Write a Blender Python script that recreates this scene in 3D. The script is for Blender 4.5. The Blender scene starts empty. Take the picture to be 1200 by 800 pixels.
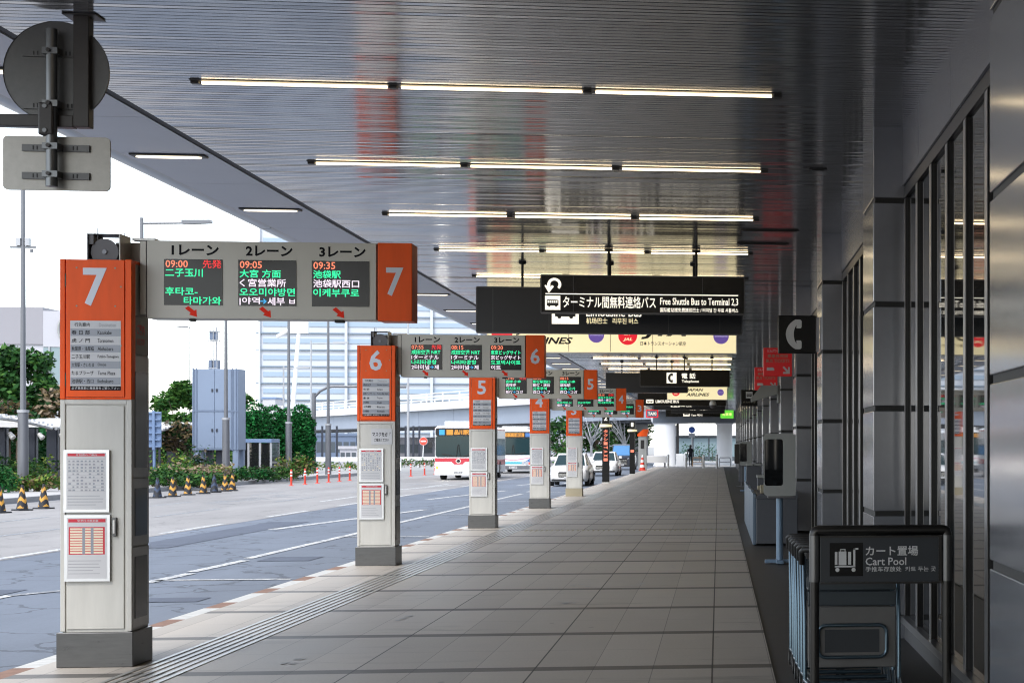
import bpy, math, random
from mathutils import Vector, Matrix
random.seed(7)
R = math.radians
scene = bpy.context.scene
COL = scene.collection

# ------------------------------------------------------------------ camera, light, exposure
F_PX, YAW = 2084.0, R(7.0)
TY = math.tan(YAW)
cam = bpy.data.cameras.new('camera')
cam.sensor_width = 36.0
cam.lens = 36.0 * F_PX / 1200.0
cam.clip_start, cam.clip_end = 0.2, 5000
cam.shift_x = (600 - (842 + F_PX * TY)) / 1200.0
cam.shift_y = (523 - 400) / 1200.0
cam.dof.use_dof = True
cam.dof.focus_distance = 17.0
cam.dof.aperture_fstop = 8.0
camo = bpy.data.objects.new('camera', cam)
camo.location = (0, 0, 1.65)
camo.rotation_euler = (R(90), 0, -YAW)
COL.objects.link(camo)
scene.camera = camo

SUN_EL, SUN_ROT = R(52), R(205)          # sun_rotation: clockwise from +Y seen from above
w = bpy.data.worlds.new('World'); scene.world = w; w.use_nodes = True
nt = w.node_tree; nt.nodes.clear()
sky = nt.nodes.new('ShaderNodeTexSky'); sky.sky_type = 'NISHITA'; sky.sun_disc = False
sky.sun_elevation, sky.sun_rotation = SUN_EL, SUN_ROT
sky.air_density, sky.dust_density, sky.ozone_density = 1.0, 0.8, 1.0
hsv = nt.nodes.new('ShaderNodeHueSaturation'); hsv.inputs['Saturation'].default_value = 0.45
bg = nt.nodes.new('ShaderNodeBackground'); bg.inputs['Strength'].default_value = 0.15
wo = nt.nodes.new('ShaderNodeOutputWorld')
nt.links.new(sky.outputs[0], hsv.inputs['Color']); nt.links.new(hsv.outputs[0], bg.inputs['Color'])
nt.links.new(bg.outputs[0], wo.inputs['Surface'])
sl = bpy.data.lights.new('sun', 'SUN'); sl.energy = 0.9; sl.angle = R(18); sl.color = (1, 0.95, 0.88)
so = bpy.data.objects.new('sun', sl); COL.objects.link(so)
sd = Vector((math.sin(SUN_ROT) * math.cos(SUN_EL), math.cos(SUN_ROT) * math.cos(SUN_EL), math.sin(SUN_EL)))
so.rotation_euler = sd.to_track_quat('Z', 'Y').to_euler(); so.location = (0, 0, 60)
vs = scene.view_settings
scene.display_settings.display_device = 'sRGB'
vs.view_transform = 'Standard'; vs.look = 'None'; vs.gamma = 1.0; vs.use_curve_mapping = False
EXPO = 1.58
vs.exposure = EXPO
K = 2.0 ** -EXPO                          # lamp brightness is given as it shows in the picture
try:
    cy = scene.cycles
    cy.use_denoising = True; cy.filter_width = 1.1
    cy.max_bounces = 7; cy.diffuse_bounces = 4; cy.glossy_bounces = 4; cy.transmission_bounces = 4
    cy.sample_clamp_indirect = 6.0; cy.caustics_reflective = False; cy.caustics_refractive = False
except Exception:
    pass

# ------------------------------------------------------------------ materials
def mat(name, col, rough=0.5, metal=0.0, var=None, bump=None, emit=None, spec=0.5, stretch=(1, 1, 1), rvar=0.0, alpha=None):
    m = bpy.data.materials.new(name); m.use_nodes = True
    t = m.node_tree; b = t.nodes['Principled BSDF']
    b.inputs['Base Color'].default_value = (*col, 1); b.inputs['Roughness'].default_value = rough
    b.inputs['Metallic'].default_value = metal; b.inputs['Specular IOR Level'].default_value = spec
    if emit:
        b.inputs['Emission Color'].default_value = (*emit[0], 1); b.inputs['Emission Strength'].default_value = emit[1] * K
    if var or bump or rvar:
        tc = t.nodes.new('ShaderNodeTexCoord'); mp = t.nodes.new('ShaderNodeMapping')
        mp.inputs['Scale'].default_value = stretch
        t.links.new(tc.outputs['Object'], mp.inputs['Vector'])
    if var:
        n = t.nodes.new('ShaderNodeTexNoise'); n.inputs['Scale'].default_value = var[0]; n.inputs['Detail'].default_value = 6
        n.inputs['Roughness'].default_value = 0.65
        r = t.nodes.new('ShaderNodeMapRange'); r.inputs['From Min'].default_value = 0.25; r.inputs['From Max'].default_value = 0.75
        r.inputs['To Min'].default_value = 1 - var[1]; r.inputs['To Max'].default_value = 1 + var[1]
        mx = t.nodes.new('ShaderNodeVectorMath'); mx.operation = 'SCALE'; mx.inputs[0].default_value = col
        t.links.new(mp.outputs[0], n.inputs['Vector']); t.links.new(n.outputs[0], r.inputs['Value'])
        t.links.new(r.outputs[0], mx.inputs['Scale']); t.links.new(mx.outputs[0], b.inputs['Base Color'])
        if rvar:
            r2 = t.nodes.new('ShaderNodeMapRange'); r2.inputs['To Min'].default_value = rough - rvar; r2.inputs['To Max'].default_value = rough + rvar
            t.links.new(n.outputs[0], r2.inputs['Value']); t.links.new(r2.outputs[0], b.inputs['Roughness'])
    if bump:
        n = t.nodes.new('ShaderNodeTexNoise'); n.inputs['Scale'].default_value = bump[0]; n.inputs['Detail'].default_value = 5
        bp = t.nodes.new('ShaderNodeBump'); bp.inputs['Strength'].default_value = bump[1]; bp.inputs['Distance'].default_value = bump[2] if len(bump) > 2 else 0.01
        t.links.new(mp.outputs[0], n.inputs['Vector']); t.links.new(n.outputs[0], bp.inputs['Height']); t.links.new(bp.outputs[0], b.inputs['Normal'])
    return m

def node_math(t, op, a, b=None):
    n = t.nodes.new('ShaderNodeMath'); n.operation = op
    for i, v in enumerate((a, b)):
        if v is None: continue
        if isinstance(v, (int, float)): n.inputs[i].default_value = v
        else: t.links.new(v, n.inputs[i])
    return n.outputs[0]

def tile_material():
    m = mat('stone_tile', (0.235, 0.225, 0.215), 0.42, spec=0.34)
    t = m.node_tree; b = t.nodes['Principled BSDF']
    tc = t.nodes.new('ShaderNodeTexCoord'); sx = t.nodes.new('ShaderNodeSeparateXYZ'); t.links.new(tc.outputs['Object'], sx.inputs[0])
    X, Y = sx.outputs['X'], sx.outputs['Y']
    PX, PY, BY = 0.437, 2.5, 13.36
    ux = node_math(t, 'DIVIDE', node_math(t, 'ADD', X, 0.052 + 50 * PX), PX)
    fx = node_math(t, 'FRACT', ux); ix = node_math(t, 'FLOOR', ux)
    uy = node_math(t, 'DIVIDE', node_math(t, 'ADD', Y, 20 * PY - BY), PY)
    fy = node_math(t, 'FRACT', uy); iy = node_math(t, 'FLOOR', uy)
    jx = node_math(t, 'LESS_THAN', fx, 0.016)
    # every third long joint is open wider
    i3 = node_math(t, 'LESS_THAN', node_math(t, 'MODULO', node_math(t, 'ADD', ix, 1.0), 3.0), 0.5)
    jx2 = node_math(t, 'MULTIPLY', node_math(t, 'LESS_THAN', fx, 0.03), i3)
    jm = node_math(t, 'MAXIMUM', node_math(t, 'MULTIPLY', jx, 0.55), jx2)
    band = node_math(t, 'LESS_THAN', fy, 0.092)
    half = node_math(t, 'MULTIPLY', node_math(t, 'LESS_THAN', node_math(t, 'ABSOLUTE', node_math(t, 'SUBTRACT', fy, 0.531)), 0.0022), 0.35)
    jm = node_math(t, 'MAXIMUM', jm, half)
    # tile to tile tone
    wn = t.nodes.new('ShaderNodeTexWhiteNoise'); wn.noise_dimensions = '2D'
    cb = t.nodes.new('ShaderNodeCombineXYZ'); t.links.new(ix, cb.inputs[0]); t.links.new(iy, cb.inputs[1]); t.links.new(cb.outputs[0], wn.inputs['Vector'])
    n1 = t.nodes.new('ShaderNodeTexNoise'); n1.inputs['Scale'].default_value = 1.1; n1.inputs['Detail'].default_value = 8; n1.inputs['Roughness'].default_value = 0.7
    n2 = t.nodes.new('ShaderNodeTexNoise'); n2.inputs['Scale'].default_value = 55; n2.inputs['Detail'].default_value = 3
    mp = t.nodes.new('ShaderNodeMapping'); mp.inputs['Scale'].default_value = (1.0, 0.35, 1)
    t.links.new(tc.outputs['Object'], mp.inputs[0]); t.links.new(mp.outputs[0], n1.inputs['Vector']); t.links.new(tc.outputs['Object'], n2.inputs['Vector'])
    tone = node_math(t, 'ADD', 0.55, node_math(t, 'MULTIPLY', wn.outputs[0], 0.16))
    tone = node_math(t, 'ADD', tone, node_math(t, 'MULTIPLY', n1.outputs[0], 0.48))
    tone = node_math(t, 'ADD', tone, node_math(t, 'MULTIPLY', n2.outputs[0], 0.32))
    vo = t.nodes.new('ShaderNodeTexVoronoi'); vo.inputs['Scale'].default_value = 2.6; t.links.new(tc.outputs['Object'], vo.inputs['Vector'])
    sc = t.nodes.new('ShaderNodeSeparateColor'); t.links.new(vo.outputs['Color'], sc.inputs[0])
    gum = node_math(t, 'MULTIPLY', node_math(t, 'LESS_THAN', vo.outputs['Distance'], node_math(t, 'MULTIPLY', sc.outputs[0], 0.07)), node_math(t, 'LESS_THAN', sc.outputs[1], 0.45))
    n3 = t.nodes.new('ShaderNodeTexNoise'); n3.inputs['Scale'].default_value = 0.8; n3.inputs['Detail'].default_value = 9; n3.inputs['Roughness'].default_value = 0.75
    mp3 = t.nodes.new('ShaderNodeMapping'); mp3.inputs['Scale'].default_value = (0.35, 1.6, 1); mp3.inputs['Location'].default_value = (7, 3, 0)
    t.links.new(tc.outputs['Object'], mp3.inputs[0]); t.links.new(mp3.outputs[0], n3.inputs['Vector'])
    st = t.nodes.new('ShaderNodeMapRange'); st.inputs['From Min'].default_value = 0.56; st.inputs['From Max'].default_value = 0.72; st.inputs['To Max'].default_value = 0.42
    t.links.new(n3.outputs[0], st.inputs['Value'])
    tone = node_math(t, 'MULTIPLY', tone, node_math(t, 'SUBTRACT', 1.0, node_math(t, 'MAXIMUM', node_math(t, 'MULTIPLY', gum, 0.45), st.outputs[0])))
    tone = node_math(t, 'MULTIPLY', tone, node_math(t, 'SUBTRACT', 1.0, node_math(t, 'MULTIPLY', band, 0.72)))
    tone = node_math(t, 'MULTIPLY', tone, node_math(t, 'SUBTRACT', 1.0, node_math(t, 'MULTIPLY', jm, 0.86)))
    vm = t.nodes.new('ShaderNodeVectorMath'); vm.operation = 'SCALE'; vm.inputs[0].default_value = (0.450, 0.405, 0.350)
    t.links.new(tone, vm.inputs['Scale']); t.links.new(vm.outputs[0], b.inputs['Base Color'])
    rr = node_math(t, 'ADD', 0.38, node_math(t, 'MULTIPLY', n1.outputs[0], 0.3)); t.links.new(rr, b.inputs['Roughness'])
    bp = t.nodes.new('ShaderNodeBump'); bp.inputs['Strength'].default_value = 0.35; bp.inputs['Distance'].default_value = 0.004
    t.links.new(node_math(t, 'SUBTRACT', node_math(t, 'MULTIPLY', n2.outputs[0], 0.3), jm), bp.inputs['Height']); t.links.new(bp.outputs[0], b.inputs['Normal'])
    return m

def asphalt_material(name, col, crack=0.5):
    m = mat(name, col, 0.75)
    t = m.node_tree; b = t.nodes['Principled BSDF']
    tc = t.nodes.new('ShaderNodeTexCoord')
    def noise(s, d, st=(1, 1, 1)):
        mp = t.nodes.new('ShaderNodeMapping'); mp.inputs['Scale'].default_value = st
        n = t.nodes.new('ShaderNodeTexNoise'); n.inputs['Scale'].default_value = s; n.inputs['Detail'].default_value = d; n.inputs['Roughness'].default_value = 0.65
        t.links.new(tc.outputs['Object'], mp.inputs[0]); t.links.new(mp.outputs[0], n.inputs['Vector']); return n.outputs[0]
    big = noise(0.35, 6, (1, 0.25, 1)); fine = noise(30, 4); trk = noise(1.5, 5, (1, 0.05, 1))
    vo = t.nodes.new('ShaderNodeTexVoronoi'); vo.feature = 'DISTANCE_TO_EDGE'; vo.inputs['Scale'].default_value = 0.45
    wv = t.nodes.new('ShaderNodeVectorMath'); wv.operation = 'ADD'
    nn = t.nodes.new('ShaderNodeTexNoise'); nn.inputs['Scale'].default_value = 1.3; nn.inputs['Detail'].default_value = 5
    t.links.new(tc.outputs['Object'], nn.inputs['Vector']); t.links.new(tc.outputs['Object'], wv.inputs[0]); t.links.new(nn.outputs['Color'], wv.inputs[1])
    t.links.new(wv.outputs[0], vo.inputs['Vector'])
    ck = node_math(t, 'MULTIPLY', node_math(t, 'LESS_THAN', vo.outputs['Distance'], 0.012), crack)
    tone = node_math(t, 'ADD', 0.15, node_math(t, 'MULTIPLY', big, 1.05))
    tone = node_math(t, 'ADD', tone, node_math(t, 'MULTIPLY', fine, 0.36))
    tone = node_math(t, 'ADD', tone, node_math(t, 'MULTIPLY', trk, 0.3))
    tone = node_math(t, 'MULTIPLY', tone, node_math(t, 'SUBTRACT', 1.0, ck))
    vm = t.nodes.new('ShaderNodeVectorMath'); vm.operation = 'SCALE'; vm.inputs[0].default_value = col
    t.links.new(tone, vm.inputs['Scale']); t.links.new(vm.outputs[0], b.inputs['Base Color'])
    bp = t.nodes.new('ShaderNodeBump'); bp.inputs['Strength'].default_value = 0.4; bp.inputs['Distance'].default_value = 0.01
    t.links.new(fine, bp.inputs['Height']); t.links.new(bp.outputs[0], b.inputs['Normal'])
    return m

def paint_material(name, col, wear):
    """road paint with worn-through patches showing asphalt"""
    m = mat(name, col, 0.7); t = m.node_tree; b = t.nodes['Principled BSDF']
    tc = t.nodes.new('ShaderNodeTexCoord')
    n = t.nodes.new('ShaderNodeTexNoise'); n.inputs['Scale'].default_value = 7; n.inputs['Detail'].default_value = 8; n.inputs['Roughness'].default_value = 0.75
    t.links.new(tc.outputs['Object'], n.inputs['Vector'])
    r = t.nodes.new('ShaderNodeMapRange'); r.inputs['From Min'].default_value = 0.5 - wear; r.inputs['From Max'].default_value = 0.56 - wear + 0.06
    t.links.new(n.outputs[0], r.inputs['Value'])
    mx = t.nodes.new('ShaderNodeMix'); mx.data_type = 'RGBA'
    mx.inputs[6].default_value = (0.20, 0.215, 0.235, 1); mx.inputs[7].default_value = (*col, 1)
    t.links.new(r.outputs[0], mx.inputs[0]); t.links.new(mx.outputs[2], b.inputs['Base Color'])
    return m

M = {}
def D(k, *a, **kw): M[k] = mat(k, *a, **kw)
D('white_paint', (0.56, 0.548, 0.505), 0.42, var=(2.6, 0.10), rvar=0.08, spec=0.3, stretch=(3, 3, .45))
D('beam_paint', (0.50, 0.48, 0.42), 0.35, var=(1.6, 0.06))
D('orange_paint', (0.82, 0.090, 0.004), 0.42, spec=0.25, var=(2.5, 0.12), stretch=(3, 3, .5))
D('number_grey', (0.55, 0.58, 0.64), 0.3)
D('steel', (0.105, 0.105, 0.105), 0.30, 0.75, var=(6, 0.12), rvar=0.08, stretch=(1, 1, 8))
D('dark_steel', (0.52, 0.51, 0.49), 0.32, 0.3, var=(5, 0.15), rvar=0.1)
D('seam', (0.012, 0.012, 0.012), 0.6)
D('paper', (0.55, 0.55, 0.56), 0.35, spec=0.3)
D('paper_grey', (0.25, 0.27, 0.31), 0.3)
D('ink', (0.008, 0.008, 0.010), 0.6, spec=0.1)
D('ink_grey', (0.30, 0.30, 0.33), 0.5)
D('ink_red', (0.55, 0.02, 0.04), 0.5)
D('paper_yellow', (0.75, 0.66, 0.5), 0.5)
D('aluminium', (0.62, 0.62, 0.62), 0.33, 0.85)
D('gasket', (0.03, 0.03, 0.03), 0.5)
D('screen_black', (0.010, 0.010, 0.012), 0.2, spec=0.3)
D('led_green', (0.02, 0.1, 0.06), 0.5, emit=((0.03, 1.0, 0.42), 1.25))
D('led_white', (0.1, 0.1, 0.1), 0.5, emit=((1.0, 0.86, 1.0), 1.15))
D('led_orange', (0.1, 0.05, 0.05), 0.5, emit=((1.0, 0.24, 0.12), 1.2))
D('led_red', (0.1, 0.01, 0.01), 0.5, emit=((1.0, 0.03, 0.03), 1.1))
D('led_blue', (0.01, 0.05, 0.1), 0.5, emit=((0.05, 0.5, 1.0), 1.0))
D('led_amber', (0.1, 0.05, 0.01), 0.5, emit=((1.0, 0.42, 0.04), 0.85))
D('red_sticker', (0.85, 0.03, 0.008), 0.5, spec=0.15)
D('speaker_grey', (0.10, 0.095, 0.10), 0.5)
D('slat', (0.56, 0.565, 0.585), 0.13, 0.8, var=(1.0, 0.30), rvar=0.05, bump=(1.2, 0.05, 0.003), stretch=(0.5, 24, 1))
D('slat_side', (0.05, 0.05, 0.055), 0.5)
D('soffit', (0.58, 0.60, 0.66), 0.45, 0.2, var=(0.5, 0.06))
D('fascia', (0.52, 0.54, 0.57), 0.3, 0.8, var=(0.8, 0.06), stretch=(1, 0.2, 1))
D('black_trim', (0.010, 0.010, 0.011), 0.6)
D('housing', (0.03, 0.028, 0.026), 0.45)
D('tube', (0.9, 0.85, 0.75), 0.4, emit=((1.0, 0.78, 0.48), 6.5))
D('soffit_lamp', (0.9, 0.85, 0.75), 0.4, emit=((1.0, 0.86, 0.62), 2.2))
D('cladding', (0.275, 0.285, 0.315), 0.15, 0.5, var=(9, 0.05), bump=(14, 0.012, 0.004), rvar=0.03)
D('upper_panel', (0.26, 0.265, 0.295), 0.26, 0.4, var=(4, 0.06))
D('glass_dark', (0.010, 0.011, 0.012), 0.025, spec=0.7)
D('mullion', (0.016, 0.016, 0.017), 0.35, 0.3)
D('mullion_edge', (0.34, 0.34, 0.35), 0.3, 0.8)  # pale metal: light on mullion fronts put into the colour; also the sill
D('plinth', (0.10, 0.10, 0.105), 0.4)
D('service_floor', (0.048, 0.046, 0.044), 0.55, var=(5, 0.12), bump=(60, 0.15, 0.003))
D('concrete', (0.40, 0.40, 0.41), 0.8, var=(0.8, 0.12), bump=(12, 0.2, 0.01))
D('concrete_pale', (0.60, 0.61, 0.63), 0.8, var=(0.5, 0.06))
D('girder', (0.24, 0.28, 0.35), 0.55, var=(0.3, 0.08))
D('kerb_white', (0.58, 0.58, 0.56), 0.75, var=(8, 0.2), bump=(40, 0.3, 0.004))
D('kerb_orange', (0.26, 0.15, 0.105), 0.8, var=(8, 0.3), bump=(40, 0.3, 0.004))
D('kerb_stone', (0.30, 0.30, 0.30), 0.8, var=(5, 0.15))
D('tactile_bar', (0.38, 0.37, 0.34), 0.35, 0.5, var=(3, 0.1))
D('tactile_yellow', (0.40, 0.36, 0.24), 0.55)
D('soil', (0.12, 0.10, 0.07), 0.9, var=(2, 0.3))
D('pale_paving', (0.42, 0.41, 0.40), 0.8, var=(1, 0.1))
D('far_ground', (0.30, 0.30, 0.29), 0.9, var=(0.05, 0.2))
D('sign_black', (0.006, 0.006, 0.006), 0.25, spec=0.2)
D('sign_grey', (0.024, 0.026, 0.031), 0.3, spec=0.3)
D('sign_rail', (0.07, 0.07, 0.075), 0.35, 0.5)
D('sign_white_lit', (0.8, 0.75, 0.6), 0.4, emit=((1.0, 0.93, 0.80), 1.1))
D('sign_cream_lit', (0.8, 0.72, 0.5), 0.35, emit=((1.0, 0.86, 0.50), 0.85))
D('logo_red', (0.65, 0.02, 0.03), 0.4, emit=((0.9, 0.02, 0.04), 0.75))
D('logo_purple', (0.16, 0.10, 0.42), 0.4, emit=((0.20, 0.12, 0.50), 0.5))
D('logo_purple_pale', (0.45, 0.38, 0.65), 0.4, emit=((0.55, 0.48, 0.75), 0.6))
D('logo_ink', (0.012, 0.012, 0.012), 0.4)
D('sign_red', (0.55, 0.012, 0.016), 0.3, emit=((0.8, 0.015, 0.02), 0.12))
D('sign_letter', (0.62, 0.62, 0.62), 0.4)
D('sign_green_lit', (0.1, 0.5, 0.05), 0.4, emit=((0.16, 0.75, 0.06), 0.9))
D('sign_yellow_lit', (0.7, 0.7, 0.1), 0.4, emit=((1, 0.95, 0.35), 1.0))
D('sign_back', (0.10, 0.10, 0.10), 0.42, 0.6, var=(20, 0.1), bump=(120, 0.1, 0.002))
D('sign_back_pale', (0.25, 0.24, 0.22), 0.4, 0.7, var=(20, 0.08), bump=(120, 0.12, 0.002))
D('pipe', (0.14, 0.145, 0.15), 0.35, 0.8)
D('black_post', (0.035, 0.03, 0.028), 0.45, var=(6, 0.2))
D('pole_grey', (0.15, 0.155, 0.17), 0.4, 0.5, var=(1.5, 0.08))
D('pole_pale', (0.36, 0.37, 0.39), 0.4, 0.3)
D('cabinet_blue', (0.17, 0.22, 0.31), 0.5, var=(0.8, 0.05))
D('cabinet_edge', (0.12, 0.16, 0.24), 0.5)
D('blue_metal', (0.13, 0.20, 0.34), 0.5, var=(1, 0.08))
D('post_navy', (0.02, 0.025, 0.04), 0.6)
D('cone_black', (0.012, 0.013, 0.018), 0.6)
D('cone_yellow', (0.55, 0.28, 0.04), 0.5)
D('cone_blue', (0.03, 0.05, 0.10), 0.6)
D('post_red', (0.62, 0.05, 0.025), 0.45)
D('pure_white', (0.78, 0.78, 0.78), 0.35)
D('reflector', (0.8, 0.8, 0.8), 0.3)
D('trunk', (0.09, 0.065, 0.045), 0.9, var=(8, 0.3))
for k, c in {'leaf_a': (0.022, 0.080, 0.018), 'leaf_b': (0.050, 0.125, 0.022), 'leaf_c': (0.012, 0.044, 0.012),
             'leaf_dry': (0.16, 0.12, 0.06), 'leaf_lime': (0.15, 0.20, 0.035), 'leaf_pink': (0.26, 0.20, 0.14), 'leaf_deep': (0.006, 0.075, 0.016), 'leaf_mid': (0.016, 0.150, 0.034)}.items():
    D(k, c, 0.6, var=(3, 0.25), spec=0.15)
D('brown_leaf', (0.06, 0.045, 0.028), 0.7)
D('tower_white', (0.46, 0.49, 0.54), 0.5)
D('tower_line', (0.14, 0.19, 0.25), 0.5)
D('tower_glass', (0.27, 0.35, 0.44), 0.4)  # light blue glass, greyed in the colour to suggest distance haze
D('mall_panel', (0.26, 0.255, 0.28), 0.6, var=(0.1, 0.04))
D('mall_pale', (0.42, 0.42, 0.455), 0.6)
D('mall_glass', (0.18, 0.25, 0.28), 0.1)
D('bus_white', (0.74, 0.74, 0.74), 0.25)
D('bus_red', (0.50, 0.025, 0.045), 0.25)
D('bus_blue', (0.05, 0.16, 0.42), 0.25)
D('bus_teal', (0.08, 0.42, 0.50), 0.25)
D('bus_pink', (0.70, 0.30, 0.38), 0.25)
D('vehicle_glass', (0.012, 0.035, 0.04), 0.08, spec=0.3)
D('tyre', (0.015, 0.015, 0.015), 0.8)
D('rim', (0.35, 0.35, 0.36), 0.3, 0.8)
D('lamp_lit', (1, 1, 1), 0.3, emit=((1.0, 0.97, 0.85), 40.0))
D('cabinet_glass', (0.15, 0.15, 0.15), 0.12, 0.3)
D('scuff', (0.46, 0.45, 0.43), 0.8)
D('lamp_clear', (0.6, 0.62, 0.65), 0.12, 0.4)
D('lamp_red', (0.5, 0.02, 0.01), 0.2, emit=((1, 0.12, 0.03), 0.8))
D('lantern', (0.8, 0.4, 0.05), 0.4, emit=((1, 0.55, 0.1), 0.5))
D('car_white', (0.78, 0.78, 0.78), 0.18)
D('car_dark', (0.015, 0.02, 0.035), 0.15)
D('windscreen_blue', (0.06, 0.20, 0.42), 0.1, spec=0.8)
D('chrome', (0.6, 0.6, 0.6), 0.15, 1.0)
D('kiosk_grey', (0.30, 0.31, 0.30), 0.42, var=(5, 0.06))
D('kiosk_blue', (0.16, 0.24, 0.34), 0.35, 0.2)
D('phone_black', (0.016, 0.016, 0.018), 0.25)
D('bin_grey', (0.075, 0.08, 0.095), 0.5, var=(10, 0.08))
D('counter_blue', (0.12, 0.165, 0.22), 0.4, 0.3)
D('counter_beige', (0.35, 0.31, 0.22), 0.6, spec=0.2)
D('frame_charcoal', (0.04, 0.038, 0.036), 0.32, 0.7, var=(8, 0.1))
D('frame_corner', (0.13, 0.13, 0.13), 0.3, 0.8)
D('panel_slate', (0.022, 0.026, 0.032), 0.38)
D('cart_tube', (0.10, 0.145, 0.18), 0.28, 0.8)
D('cart_plate', (0.13, 0.127, 0.124), 0.42, 0.3, var=(6, 0.1))
D('cart_panel', (0.030, 0.040, 0.048), 0.4)
D('rubber', (0.012, 0.012, 0.012), 0.55)
D('bottle_glass', (0.05, 0.06, 0.07), 0.15)
D('skin', (0.42, 0.27, 0.20), 0.6)
D('dark_cloth', (0.012, 0.014, 0.02), 0.9)
D('hair', (0.010, 0.008, 0.007), 0.6)
D('wood_brown', (0.22, 0.13, 0.06), 0.6)
D('backdrop_wall', (0.06, 0.075, 0.09), 0.4)
D('sign_blue', (0.03, 0.10, 0.42), 0.4)
D('litter_white', (0.6, 0.6, 0.6), 0.6)
M['tile'] = tile_material()
M['asphalt'] = asphalt_material('asphalt', (0.132, 0.155, 0.195), 0.45)
M['concrete_road'] = asphalt_material('concrete_road', (0.255, 0.245, 0.238), 0.2)
M['asphalt_patch'] = asphalt_material('asphalt_patch', (0.075, 0.09, 0.125), 0.2)
M['road_paint'] = paint_material('road_paint', (0.66, 0.66, 0.64), 0.07)
M['road_paint_worn'] = paint_material('road_paint_worn', (0.6, 0.6, 0.58), -0.02)

# ------------------------------------------------------------------ mesh builder
_glyph = {}
def glyphs(s, bold, shear):
    k = (s, bold, shear)
    if k not in _glyph:
        c = bpy.data.curves.new('t', 'FONT'); c.body = s; c.size = 1; c.resolution_u = 2; c.offset = bold; c.shear = shear
        o = bpy.data.objects.new('t', c); COL.objects.link(o)
        dg = bpy.context.evaluated_depsgraph_get(); dg.update()
        me = bpy.data.meshes.new_from_object(o.evaluated_get(dg))
        vs_ = [(v.co.x, v.co.y) for v in me.vertices]; fs = [list(p.vertices) for p in me.polygons]
        bpy.data.objects.remove(o); bpy.data.curves.remove(c); bpy.data.meshes.remove(me)
        _glyph[k] = (vs_, fs)
    return _glyph[k]

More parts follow.
